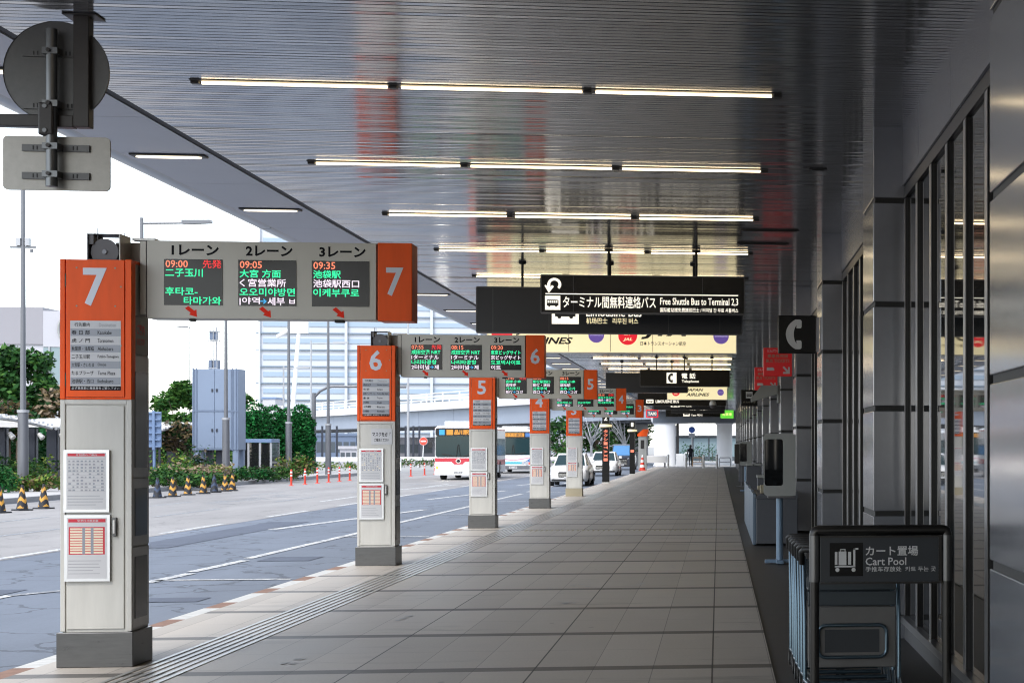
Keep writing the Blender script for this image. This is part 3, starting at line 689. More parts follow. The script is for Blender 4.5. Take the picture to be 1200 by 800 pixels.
GWGW = ['led_green', 'led_white', 'led_green', 'led_white']
G2 = ['led_green', 'led_green', 'led_green', 'led_green']
L7 = [('09:00', '先発', ['二子玉川', '', '후타코-', '   타마가와'], G2), ('09:05', '', ['大宮 方面', 'く宮営業所', '오오미야방면', '|야역→세부 ㅂ'], GWGW), ('09:35', '', ['池袋駅', '池袋駅西口', '이케부쿠로', ''], GWGW)]
L6 = [('07:55', '先発', ['成田空港 NRT', '1ターミナル', '나리타공항', '2터미널→제'], GWGW), ('08:15', '', ['成田空港 NRT', '1ターミナル', '나리타공항', '2터미널→제'], GWGW), ('09:20', '', ['東京ビッグサイト', '京ビッグサイト', '도쿄빅사이트', '이트'], GWGW)]
L5 = [('07:45', '先発', ['吉祥·小金', '吉祥寺', '기치조지', '新宿→コガ'], GWGW), ('08:05', '', ['新宿駅西口', '新宿・渋谷', '신주쿠역', '西口→シブ'], GWGW), ('08:15', '', ['調布·小金', '調布駅', '초후·고가', '西口→コガ'], GWGW)]
L4 = [('07:50', '', ['横浜駅', 'YCAT', '요코하마·시', '横浜→東口'], ['led_green', 'led_white', 'led_green', 'led_white']), ('08:00', '', ['新横浜駅', '', '신요코하마', 'シン'], GWGW), ('08:10', '先発', ['みなとみらい', '横浜→東口', '미나토미라이', ''], GWGW)]
L3 = [('07:40', '', ['川崎駅·東口', '', '가와사키역', '大師→橋'], GWGW), ('07:55', '', ['蒲田駅·東口', '', '가마타역', '蒲田→駅'], GWGW), ('08:20', '', ['大森駅·品川', '', '오모리역', '大森→駅'], GWGW)]
pillar(7, L7, -4.88, 13.38)
pillar(6, L6, -4.965, 24.8, notice=True)
pillar(5, L5, -5.0, 36.2)
pillar(4, L4, -5.01, 47.9)
pillar(3, L3, -5.02, 59.5, brass=True)

# ------------------------------------------------------------------ taxi stand pillars
def taxi_pillar(num, X, d, body, label):
    root = thing('taxi_stand_pillar', label, 'taxi stand', (X, Y_(d, X), 0), group='black pillars of the taxi stand')
    b = MB(); b.box(-.155, .155, 0, .31, 0, 3.1, 'sign_black'); b.build('body', root, bevel=.01)
    t = MB(); t.text(str(num), -.07, .07, 2.82, 3.05, -.004, 'sign_white_lit', .03); t.build('number', root)
    t = MB(); t.cyl((0, .155, 2.50), (0, .155, 2.68), .27, 'counter_beige', n=20); t.cyl((0, .155, 2.54), (0, .155, 2.64), .275, 'sign_cream_lit', n=20); t.build('lamp_ring', root)
    t = MB(); z = 2.42
    for ch, rot in body:
        hh = .17
        if rot: t.text(ch, z - hh + .02, z - .02, -.09, .09, 0, 'led_orange', .03, U=(0, 0, -1), V=(1, 0, 0), O=Vector((0, -.004, 2 * z - hh)))
        else: t.text(ch, -.095, .095, z - hh + .012, z - .012, -.004, 'led_orange', .03)
        z -= hh + .012
    t.build('led_text', root)
    t = MB(); t.box(-.165, .165, -.01, .32, 0, .05, 'dark_steel'); t.build('base', root)
taxi_pillar(2, -5.04, 80.6, [('タ', 0), ('ク', 0), ('シ', 0), ('ー', 1), ('T', 1), ('A', 1), ('X', 1), ('I', 1)], 'black taxi stand pillar numbered 2 with red vertical LED lettering')
taxi_pillar(1, -5.02, 105, [('■', 0)], 'black taxi stand pillar numbered 1 with one red LED mark halfway down')
for o in [o for o in bpy.data.objects if o.name.startswith('taxi_stand_pillar.001')]:
    for c in o.children:
        if c.name.startswith('led_text'): c.location.z = -.95
# ------------------------------------------------------------------ signs hung from the slatted ceiling
def hung(label, X0, X1, z0, z1, d, body, thick=.11, rods=(), rail=None, lit=False):
    yy = Y_(d, (X0 + X1) / 2)
    root = thing('hanging_sign', label, 'sign', (X0, yy, 0), group='signs hung from the slatted ceiling')
    b = MB(); b.box(0, X1 - X0, 0, thick, z0, z1, body); o = b.build('box', root, bevel=.008)
    e = MB()
    for a, b2, c, d2 in ((-.006, X1 - X0 + .006, z1 - .006, z1 + .012), (-.006, X1 - X0 + .006, z0 - .012, z0 + .006)): e.box(a, b2, -.008, thick + .008, c, d2, rail or 'sign_rail')
    for a in (-.012, X1 - X0 - .006): e.box(a, a + .018, -.008, thick + .008, z0 + .007, z1 - .007, rail or 'sign_rail')
    e.build('frame', root)
    for r_ in rods:
        q = MB(); q.cyl((r_, thick / 2, z1 + .01), (r_, thick / 2, CZ - .008), .019, 'black_trim', n=8); q.lathe([(0.0, CZ - .002), (.06, CZ - .003), (.055, CZ - .03), (.02, CZ - .04)], 'black_trim', (r_, thick / 2), n=12); q.build('rod', root)
    return root
def bus_icon(mb, x0, x1, z0, z1, y, ink='logo_ink', back='sign_white_lit'):
    W, H = x1 - x0, z1 - z0
    mb.rect(x0, x1, z0, z1, y, back)
    mb.quad([(x0 + W * a, y - .001, z0 + H * b) for a, b in ((.12, .30), (.88, .30), (.88, .66), (.80, .72), (.12, .72))], ink)
    for i in range(5): mb.rect(x0 + W * (.17 + i * .135), x0 + W * (.27 + i * .135), z0 + H * .50, z0 + H * .65, y - .0015, back)
    for cx in (.28, .72): mb.disc((x0 + W * cx, y - .002, z0 + H * .29), W * .07, ink, n=12)
def phone_icon(mb, cx, cz, s, y, m, mirror=1):
    """handset seen from the side: two ear pieces joined by a curved grip"""
    pts = []
    for i in range(13):
        a = R(118 + i * (124 / 12)); pts.append((cx + mirror * (s * .30 + s * .62 * math.cos(a)), y, cz + s * .56 * math.sin(a) * 1.0))
    for i in range(13):
        a = R(238 - i * (116 / 12)); pts.append((cx + mirror * (s * .36 + s * .42 * math.cos(a)), y, cz + s * .50 * math.sin(a)))
    mb.quad(pts, m)
    for sg in (1, -1): mb.quad([(cx + mirror * s * a, y - .0008, cz + sg * s * b) for a, b in ((.03, .20), (.17, .20), (.20, .25), (.20, .44), (.15, .49), (.03, .49))], m)
# nearest: free shuttle bus
W = 2.80
h = hung('black sign with a hooked arrow and white writing about the free shuttle bus', -2.44, .36, 3.51, 4.02, 25.0, 'sign_black', rods=(.92, 2.13))
def X1_(px): return (px - 637) * 25.0 / 2100
def Z1_(py): return 1.65 + (523 - py) * 25.0 / 2100
t = MB(); y = -.004
t.rect(X1_(642), X1_(865), Z1_(345.8), Z1_(344.6), y, 'sign_white_lit')
ar = []
cx, cz, r1, r2 = X1_(650.5), Z1_(335.5), .095, .056
for i in range(15): a = R(200 - i * 245 / 14); ar.append((cx + .02 + r1 * math.cos(a), y, cz + .015 + r1 * math.sin(a) * .95))
for i in range(15): a = R(-45 + i * 245 / 14); ar.append((cx + .02 + r2 * math.cos(a), y, cz + .015 + r2 * math.sin(a) * .95))
t.quad(ar, 'sign_white_lit')
t.quad([(cx + a, y - .0008, cz + b) for a, b in ((-.115, -.005), (-.055, -.105), (.015, -.015), (-.012, .004), (-.035, -.02), (-.036, .03), (-.078, .03), (-.078, -.01), (-.098, .008))], 'sign_white_lit')
bus_icon(t, X1_(641.5), X1_(659), Z1_(364), Z1_(347.5), y)
t.text('ターミナル間無料連絡バス', X1_(662), X1_(769), Z1_(361.5), Z1_(347.5), y, 'sign_white_lit', .012)
t.text('Free Shuttle Bus to Terminal 2,3', X1_(774), X1_(865), Z1_(358.3), Z1_(348.5), y, 'sign_white_lit', .014)
t.text('国际航站楼免费接驳巴士 / 터미널 간 무료 셔틀버스', X1_(774), X1_(865), Z1_(365.5), Z1_(360.2), y, 'sign_white_lit', .014)
t.build('lettering', h)
s_ = MB()
for px in (673.5, 823): s_.rect(X1_(px), X1_(px) + .006, 3.52, 4.01, -.0015, 'sign_rail')
s_.build('panel_seam', h)
# grey limousine bus sign just behind
h = hung('wide dark grey sign about the airport limousine bus, partly behind the free shuttle sign', -3.57, .35, 3.35, 4.02, 26.9, 'sign_grey', rods=(.66, 1.95, 3.2))
k_ = 26.9 / 2100
def xx(px): return (px - 563) * k_
def zz(py): return 1.65 + (523 - py) * k_
t = MB(); y = -.004
bus_icon(t, xx(648.5), xx(679.5), zz(380), zz(351), y)
t.text('リムジンバス', xx(688), xx(768), zz(358), zz(345), y, 'sign_white_lit', .02); t.text('Limousine Bus', xx(688), xx(752), zz(371), zz(361), y, 'sign_white_lit', .014)
t.text('机场巴士   리무진 버스', xx(688), xx(748), zz(379.5), zz(372.5), y, 'sign_cream_lit', .016); t.build('lettering', h)
s_ = MB()
for px in (581, 645, 783, 843): s_.rect(xx(px), xx(px) + .008, 3.36, 4.01, -.0015, 'sign_rail')
s_.build('panel_seam', h)
# lit airline box
def oneball(mb, cx, cz, r, y):
    mb.disc((cx, y, cz), r, 'logo_purple', n=28)
    mb.text('oneworld', cx - r * .82, cx + r * .82, cz - r * .12, cz + r * .2, y - .001, 'logo_purple_pale', .02)
def crane_disc(mb, cx, cz, r, y, back):
    """red round emblem: upward wings open at the top round a neck, letters at the foot"""
    mb.disc((cx, y, cz), r, 'logo_red', n=32)
    mb.quad([(cx + r * a, y - .001, cz + r * b) for a, b in ((-.12, 1.02), (.16, 1.02), (.10, .62), (.30, .30), (.16, -.02), (.10, .30), (-.06, .55))], back)
    for i in range(4):
        mb.quad([(cx + r * a, y - .001, cz + r * b) for a, b in ((-.62 + .17 * i, .62 + .06 * i), (-.57 + .17 * i, .66 + .06 * i), (-.30 + .1 * i, .05), (-.34 + .1 * i, .03))], back)
    mb.text('JAL', cx - r * .5, cx + r * .5, cz - r * .62, cz - r * .24, y - .0015, back, .03, .25)
h = hung('lit cream airline box with a red round emblem and two purple discs', -4.26, .335, 3.40, 4.22, 33.5, 'sign_cream_lit', thick=.16, rods=(.5, 2.4, 4.1), rail='aluminium')
k_ = 33.5 / 2100
def xx(px): return (px - 575) * k_
def zz(py): return 1.65 + (523 - py) * k_
t = MB(); y = -.004
crane_disc(t, xx(592), zz(391), .19, y, 'sign_cream_lit')
t.text('JAPAN', xx(608), xx(652), zz(393.5), zz(384.5), y, 'logo_ink', .03, .3); t.text('AIRLINES', xx(608), xx(673), zz(403.5), zz(395.5), y, 'logo_ink', .03, .3)
oneball(t, xx(700), zz(392.5), .145, y); crane_disc(t, xx(736.3), zz(393), .175, y, 'sign_cream_lit')
t.text('JTA', xx(752), xx(804), zz(397), zz(381), y, 'logo_ink', .035, .35); t.text('日本トランスオーシャン航空', xx(751), xx(804), zz(404.5), zz(399.5), y, 'logo_ink', .012)
oneball(t, xx(845), zz(393), .145, y); t.build('lettering', h)
s_ = MB()
for px in (668, 716, 765): s_.rect(xx(px), xx(px) + .010, 3.42, 4.2, -.0015, 'counter_beige')
s_.build('panel_seam', h)
# telephone sign and what hangs behind it
h = hung('black telephone sign with a white handset square, hung farther down the pavement', -2.40, .34, 3.51, 4.02, 55.5, 'sign_black', rods=(.5, 1.35, 2.2))
k_ = 55.5 / 2100
def xx(px): return (px - 751) * k_
def zz(py): return 1.65 + (523 - py) * k_
t = MB(); y = -.004
t.rect(xx(781.5), xx(793), zz(449), zz(436.5), y, 'sign_white_lit'); phone_icon(t, xx(786.6), zz(442.7), .29, y - .001, 'logo_ink')
t.text('電 話', xx(799), xx(815), zz(443.5), zz(437), y, 'sign_white_lit', .02); t.text('Telephone', xx(799), xx(819), zz(449), zz(445), y, 'sign_white_lit', .02); t.build('lettering', h)
hung('plain dark grey sign behind the telephone sign', -3.60, -1.0, 3.40, 4.02, 58.0, 'sign_grey', rods=(.5, 2.1))
h = hung('small lit cream airline box with a purple disc, behind the telephone sign', -1.9, .32, 3.40, 3.95, 67.0, 'sign_cream_lit', thick=.16, rods=(.4, 1.8), rail='aluminium')
k_ = 67 / 2100
def xx(px): return (px - 782) * k_
def zz(py): return 1.65 + (523 - py) * k_
t = MB(); y = -.004
crane_disc(t, xx(792), zz(459.5), .145, y, 'sign_cream_lit'); t.text('JAPAN', xx(804), xx(824), zz(459.2), zz(455), y, 'logo_ink', .03, .3); t.text('AIRLINES', xx(804), xx(831), zz(464), zz(460.3), y, 'logo_ink', .03, .3)
oneball(t, xx(844), zz(459.5), .12, y); t.build('lettering', h)
def far_sign(label, X0, X1, d, rows, body='sign_black', icon=None):
    h = hung(label, X0, X1, 3.48, 4.02, d, body, rods=(.5, X1 - X0 - .5)); k = d / 2100
    t = MB()
    for s, a, b, c, e in rows: t.text(s, (a - 842) * k - X0, (b - 842) * k - X0, 1.65 + (523 - c) * k, 1.65 + (523 - e) * k, -.004, 'sign_white_lit', .025)
    if icon: bus_icon(t, (icon[0] - 842) * k - X0, (icon[1] - 842) * k - X0, 1.65 + (523 - icon[2]) * k, 1.65 + (523 - icon[3]) * k, -.004)
    t.build('lettering', h)
far_sign('wide black sign behind the small airline box, its white writing at the left', -3.57, .33, 80, [('LIMOUSINE BUS', 769, 796, 472, 468.5)], icon=(758, 766.5, 472.3, 468))
far_sign('dark sign with a white square and writing, under the wide black one', -3.2, .33, 89, [('Bus 巴士', 798, 811, 476.5, 473.2)], icon=(786.5, 797, 476.8, 473), body='sign_grey')
far_sign('thin dark sign with short white writing above the taxi sign', -2.6, .33, 99, [('TAXI', 808, 815, 480.5, 478.4), ('出租车', 820, 830, 480.5, 478.4)], body='sign_grey')
far_sign('black taxi sign with a white car square, farthest along the ceiling', -3.2, .33, 110, [('タクシー', 810, 820, 484, 481.5), ('Taxi 택시', 810, 823, 487.5, 485)], icon=(801, 808.5, 487.5, 481.8))
# small lit boxes at the far end
def lit_box(label, X0, X1, z0, z1, d, frame, face, txt, ink):
    root = thing('lit_sign', label, 'sign', (X0, Y_(d, X0), 0))
    b = MB(); b.box(0, X1 - X0, 0, .2, z0, z1, frame); b.build('box', root, bevel=.02)
    f = MB(); f.rect(.07, X1 - X0 - .07, z0 + .07, z1 - .07, -.004, face); f.text(txt, .12, X1 - X0 - .12, (z0 + z1) / 2 - .09, (z0 + z1) / 2 + .09, -.006, ink, .02); f.build('face', root)
    q = MB(); q.cyl(((X1 - X0) / 2, .1, z1), ((X1 - X0) / 2, .1, CZ), .03, 'black_trim', n=8); q.build('rod', root)
lit_box('small red framed lit sign hanging over the far taxi stand', -4.42, -3.68, 3.42, 3.92, 110, 'logo_red', 'windscreen_blue', 'TAXI', 'sign_white_lit')
lit_box('bright green and yellow lit sign at the far end by the wall', .12, .92, 3.38, 3.88, 110, 'sign_green_lit', 'sign_green_lit', '駐車場', 'sign_yellow_lit')
r_ = thing('security_camera', 'white dome security camera under the ceiling beside the far airline box', 'camera', (-.22, Y_(70, -.22), 0))
g = MB(); g.cyl((0, 0, CZ), (0, 0, 3.40), .03, 'pole_pale', n=10); g.lathe([(0.03, 3.45), (.10, 3.42), (.13, 3.34), (.13, 3.27)], 'pure_white'); g.build('housing', r_)
g = MB(); g.lathe([(.125, 3.268), (.115, 3.2), (.07, 3.15), (0, 3.13)], 'speaker_grey'); g.build('dome', r_)

# ------------------------------------------------------------------ traffic signs seen from behind, upper left
dS = 11.5; kS = dS / 2100
r_ = thing('traffic_sign', 'round and rectangular traffic signs seen from the back on a black ceiling bracket', 'traffic sign', (-4.045, Y_(dS, -4.08), 0))
def xs_(px): return (px - 842) * kS + 4.08
def zs_(py): return 1.65 + (523 - py) * kS
g = MB(); g.box(xs_(88), xs_(105.5), -.05, .045, zs_(150), CZ, 'black_post'); g.box(xs_(78), xs_(116), -.10, .10, CZ - .012, CZ - .001, 'black_post'); g.box(xs_(-60), xs_(87.8), -.045, .04, zs_(150.5), zs_(136.5), 'black_post'); g.build('bracket', r_, bevel=.006)
g = MB(); g.cyl((xs_(66), -.075, zs_(221)), (xs_(66), -.075, zs_(38)), .034, 'pipe', n=16); g.lathe([(.036, zs_(221)), (.036, zs_(217)), (.036, zs_(213))], 'pipe', (xs_(66), -.075)); g.build('mounting_pipe', r_)
g = MB(); g.box(xs_(53), xs_(70), -.115, -.036, zs_(162), zs_(124), 'black_post')
for pz in (129, 157): g.cyl((xs_(61), -.125, zs_(pz)), (xs_(61), -.10, zs_(pz)), .014, 'pipe', n=8)
g.build('clamp', r_, bevel=.012)
def clips(g, x0, x1, z, y):
    for a, b in ((x0, xs_(59)), (xs_(73), x1)):
        g.box(a, b, y - .016, y - .001, z - .022, z + .022, 'sign_back')
        m_ = (a + b) / 2
        for q in (-.012, .012): g.box(m_ + q - .004, m_ + q + .004, y - .018, y - .0165, z - .013, z + .013, 'seam')
    g.box(xs_(57.5), xs_(74.5), -.112, y - .001, z - .02, z + .02, 'pipe'); g.cyl((xs_(65), -.13, z), (xs_(65), -.11, z), .013, 'black_post', n=8)
g = MB(); g.cyl((xs_(66.5), .012, zs_(85)), (xs_(66.5), .002, zs_(85)), .323, 'sign_back', n=56, smooth=False); g.cyl((xs_(66.5), .012, zs_(85)), (xs_(66.5), -.006, zs_(85)), .3235, 'sign_back', .3235, n=56, caps=False)
clips(g, xs_(30), xs_(88), zs_(64), .0); clips(g, xs_(30), xs_(92), zs_(125), .0); g.build('round_plate', r_)
g = MB()
def rrect(x0, x1, z0, z1, r, n=6):
    p = []
    for cx, cz, a0 in ((x1 - r, z1 - r, 0), (x0 + r, z1 - r, 90), (x0 + r, z0 + r, 180), (x1 - r, z0 + r, 270)):
        for i in range(n + 1): a = R(a0 + 90 * i / n); p.append((cx + r * math.cos(a), cz + r * math.sin(a)))
    return p
g.prism(rrect(xs_(7), xs_(126), zs_(223.5), zs_(160.5), .03), 'y', .002, .02, 'sign_back_pale')
clips(g, xs_(29), xs_(104), zs_(174.5), .0); clips(g, xs_(29), xs_(104), zs_(207), .0); g.build('rectangular_plate', r_, bevel=.004)

# ------------------------------------------------------------------ blade signs on the columns
def blade(name, label, i, face, group=None, X0=.78):
    yc = CY[i + 5] + .45
    root = thing(name, label, 'sign', (X0, yc, 0), group=group)
    b = MB(); b.box(0, .5, 0, .09, 2.88, 3.38, face); b.build('box', root, bevel=.012)
    e = MB(); e.box(.503, 1.325 - X0, .02, .07, 2.9, 3.36, 'upper_panel'); e.build('bracket', root)
    return root
r_ = blade('wall_sign', 'black square blade sign with a pale telephone handset', 4, 'sign_black')
t = MB(); phone_icon(t, .23, 3.13, .40, -.002, 'sign_letter'); t.build('lettering', r_)
for j, lab in ((5, 'nearer red bus tickets blade sign, below the telephone blade sign'), (6, 'farther red bus tickets blade sign, partly hidden by the nearer red one')):
    r_ = blade('wall_sign', lab, j, 'sign_red', 'red bus ticket signs on the columns')
    t = MB(); y = -.003
    t.text('リムジン', .07, .24, 3.30, 3.355, y, 'sign_letter', .03, .3); t.text('乗車券売場', .07, .43, 3.205, 3.265, y, 'counter_beige', .014); t.text('BUS TICKETS', .045, .455, 3.12, 3.18, y, 'counter_beige', .016)
    t.quad([(a, y, 2.98 + b) for a, b in ((.06, .0), (.19, .0), (.19, .03), (.17, .055), (.06, .055))], 'sign_letter')
    t.quad([(a, y, b) for a, b in ((.335, 3.035), (.36, 3.06), (.43, 2.985), (.43, 3.045), (.462, 3.045), (.462, 2.925), (.345, 2.925), (.345, 2.957), (.405, 2.957))], 'sign_letter'); t.build('lettering', r_)
r_ = blade('wall_sign', 'small black blade sign with a white square, farthest along the columns', 8, 'sign_black', X0=.68)
t = MB(); bus_icon(t, .15, .35, 3.12, 3.32, -.003, 'logo_ink', 'sign_letter'); t.text('バスのりば', .06, .44, 2.98, 3.03, -.003, 'counter_beige', .01); t.build('lettering', r_)
r_ = thing('wall_lamp', 'pale slanted wall lamp on the column under the red signs', 'lamp', (1.325, CY[11] + .5, 0))
g = MB(); g.prism([(-.05, 2.80), (-.62, 2.62), (-.62, 2.70), (-.40, 2.98), (-.05, 2.98)], 'y', -.25, .25, 'kiosk_grey'); g.build('shade', r_, bevel=.015)
g = MB(); g.box(-.05, -.001, -.2, .2, 2.6, 3.0, 'kiosk_grey'); g.build('mount', r_)

# ------------------------------------------------------------------ telephone hoods on posts
def phone_hood(label, X, d):
    root = thing('telephone_stand', label, 'telephone', (X, Y_(d, X), 0), group='telephone hoods on posts by the columns')
    g = MB(); g.box(-.21, .24, .19, .25, 0, .055, 'kiosk_blue'); g.box(-.05, .05, -.02, .46, 0, .05, 'kiosk_blue'); g.build('foot', root, bevel=.008)
    g = MB(); g.cyl((0, .22, .05), (0, .22, .95), .05, 'kiosk_blue', n=18); g.build('post', root)
    g = MB(); g.box(-.17, .20, .0, .44, .925, .955, 'speaker_grey'); g.build('shelf', root, bevel=.006)
    for yy in (0, .42):
        o = rrect(-.22, .22, .955, 1.83, .05); i = rrect(-.215, .04, 1.10, 1.755, .035)
        g = MB(); n = len(o)
        A = [(p[0], yy, p[1]) for p in o]; B = [(p[0], yy, p[1]) for p in i]; A2 = [(p[0], yy + .03, p[1]) for p in o]; B2 = [(p[0], yy + .03, p[1]) for p in i]
        g.add(A + B, [(k, (k + 1) % n, n + (k + 1) % n, n + k) for k in range(n)], 'kiosk_grey'); g.add(A2 + B2, [(n + k, n + (k + 1) % n, (k + 1) % n, k) for k in range(n)], 'kiosk_grey')
        g.add(A + A2, [(k, n + k, n + (k + 1) % n, (k + 1) % n) for k in range(n)], 'kiosk_grey'); g.add(B + B2, [(k, (k + 1) % n, n + (k + 1) % n, n + k) for k in range(n)], 'kiosk_grey')
        p = g.build('side_panel', root)
        g = MB(); g.prism(i, 'y', yy + .01, yy + .018, 'glass_dark'); g.build('pane', p)
    g = MB(); g.box(.19, .22, .031, .419, .96, 1.82, 'kiosk_grey'); g.box(-.19, .188, .031, .419, 1.795, 1.828, 'kiosk_grey'); g.build('hood_back', root)
    g = MB(); g.box(.0, .188, .09, .36, 1.13, 1.62, 'phone_black'); g.prism([(-.12, 1.13), (.0, 1.13), (.0, 1.5)], 'y', .09, .36, 'phone_black'); g.tube([(-.05, .10, 1.45), (-.12, .10, 1.36), (-.13, .10, 1.25), (-.09, .10, 1.18)], .022, 'phone_black'); ph = g.build('telephone', root, bevel=.01)
phone_hood('grey telephone hood on a blue post, nearest along the wall', .86, 25.2)
phone_hood('farther grey telephone hood beyond the grey counter', 1.0, 66.0)
# counter with leaflets behind the nearest hood
r_ = thing('service_counter', 'grey and blue counter with leaflets on top behind the telephone hood', 'counter', (.6, Y_(30, .6), 0))
g = MB(); g.box(.03, .72, .0, 4.0, .02, .78, 'bin_grey'); g.prism([(.0, .78), (.72, .78), (.72, .90), (.06, .84)], 'y', -.02, 4.02, 'bin_grey'); g.build('body', r_, bevel=.01)
g = MB()
for i in range(6): g.box(-.03, .028, .1 + i * 1.6, 1.6 + i * 1.6, .0, .86 + .02 * (i % 2), 'counter_blue')
g.build('side_panel', r_, bevel=.01)
for i in range(5):
    g = MB(); g.box(.1 + .09 * (i % 3), .22 + .09 * (i % 3), .3 + i * .7, .55 + i * .7, .86, 1.0 - .02 * i, 'counter_beige'); g.build('leaflet_rack', r_, bevel=.01)
def rubbish_bin(label, X, d, w_, h_):
    r_ = thing('rubbish_bin', label, 'bin', (X, Y_(d, X), 0), group='grey bins along the wall')
    g = MB(); g.box(0, w_, 0, .5, .0, h_ - .08, 'bin_grey'); g.build('body', r_, bevel=.015)
    g = MB(); g.box(-.015, w_ + .015, -.015, .515, h_ - .075, h_, 'kiosk_grey'); g.disc((w_ / 2, -.017, h_ - .04), .03, 'seam', rz=.02); g.build('lid', r_, bevel=.012)
rubbish_bin('grey bin by the wall just beyond the leaflet counter', .95, 44, .42, .95)
rubbish_bin('tall grey bin farther along, beside the farther telephone hood', .9, 58, .45, 1.1)
rubbish_bin('last grey bin at the far end of the columns', .95, 84, .45, 1.0)
r_ = thing('notice_stand', 'black notice stand against the columns beyond the farther hood', 'notice stand', (.95, Y_(74, .95), 0))
g = MB(); g.box(-.3, .25, 0, .05, .95, 1.75, 'phone_black'); g.build('board', r_, bevel=.01)
g = MB(); g.box(-.04, .0, .01, .05, 0, .94, 'pole_grey'); g.box(-.22, .2, -.12, .2, 0, .03, 'pole_grey'); g.build('post', r_)
r_ = thing('bottle', 'small dark bottle with a pale label standing by the column base', 'bottle', (1.16, Y_(26.2, 1.16) - 1.2, 0))
g = MB(); g.lathe([(0, 0), (.055, 0), (.06, .02), (.06, .24), (.03, .31), (.022, .34)], 'bottle_glass'); g.lathe([(.061, .06), (.061, .2)], 'sign_letter'); g.build('body', r_)
g = MB(); g.lathe([(.028, .335), (.028, .37), (.015, .38), (.015, .41), (0, .41)], 'phone_black'); g.box(-.05, .01, -.012, .012, .40, .42, 'phone_black'); g.build('cap', r_)

# ------------------------------------------------------------------ cart pool stand and nested carts
dC = 11.3; kC = dC / 2100
XL, XR = (948 - 842) * kC, (1115 - 842) * kC
WC = XR - XL
r_ = thing('cart_pool_sign', 'charcoal framed cart pool sign board standing in front of the luggage carts', 'sign', (XL, Y_(dC, (XL + XR) / 2), 0))
g = MB(); g.tube([(.03, .03, .0), (.03, .03, .80)], .029, 'frame_charcoal', 16); g.build('leg', r_)
g = MB(); g.tube([(WC - .03, .03, .0), (WC - .03, .03, .80)], .029, 'frame_charcoal', 16); g.build('leg', r_)
g = MB(); g.tube([(.03, .03, .80), (.03, .03, 1.10), (.036, .03, 1.118), (.05, .03, 1.122), (WC - .05, .03, 1.122), (WC - .036, .03, 1.118), (WC - .03, .03, 1.10), (WC - .03, .03, .80)], .033, 'frame_charcoal', 16)
for x in (.03, WC - .03): g.cyl((x, .03, .80), (x, .03, 1.09), .0345, 'frame_corner', n=16)
g.build('frame', r_)
g = MB(); g.box(.064, WC - .064, .012, .048, .785, 1.088, 'panel_slate'); p_ = g.build('panel', r_, bevel=.004)
def xc(px): return (px - 948) * kC
def zc(py): return 1.65 + (523 - py) * kC
g = MB(); g.box(.064, WC - .064, .004, .0115, .785, .797, 'frame_charcoal'); g.box(.064, WC - .064, .004, .0115, 1.077, 1.088, 'frame_charcoal'); g.box(WC - .085, WC - .064, .004, .0115, .798, 1.076, 'frame_charcoal'); g.build('edge_strip', p_)
t = MB(); y = .0105
t.rect(xc(971), xc(1010), zc(674.5), zc(635.5), y, 'sign_black'); y = .0095
for a, b, c, d_ in ((977, 980, 661, 646), (981.5, 990.5, 661.5, 645.5), (992.5, 996, 661, 646), (977, 1000.5, 664, 662.2), (998.6, 1001, 664, 641.5), (998.6, 1004.5, 643.5, 641.5)): t.rect(xc(a), xc(b), zc(c), zc(d_), y, 'sign_letter')
for a, b, c, d_ in ((983, 984.2, 645.4, 643), (988.4, 989.6, 645.4, 643), (983, 989.6, 643.8, 642.6)): t.rect(xc(a), xc(b), zc(c), zc(d_), y, 'sign_letter')
for px in (980, 999): t.disc((xc(px), y, zc(667)), .013, 'sign_letter', n=16)
t.text('カート置場', xc(1013), xc(1075), zc(651), zc(639.5), y, 'sign_letter', .016); t.text('Cart Pool', xc(1013), xc(1061), zc(662), zc(652.8), y, 'sign_letter', .012); t.text('手推车存放处  카트 두는 곳', xc(1013), xc(1096), zc(669.5), zc(663.5), y, 'sign_letter', .008); t.build('lettering', p_)
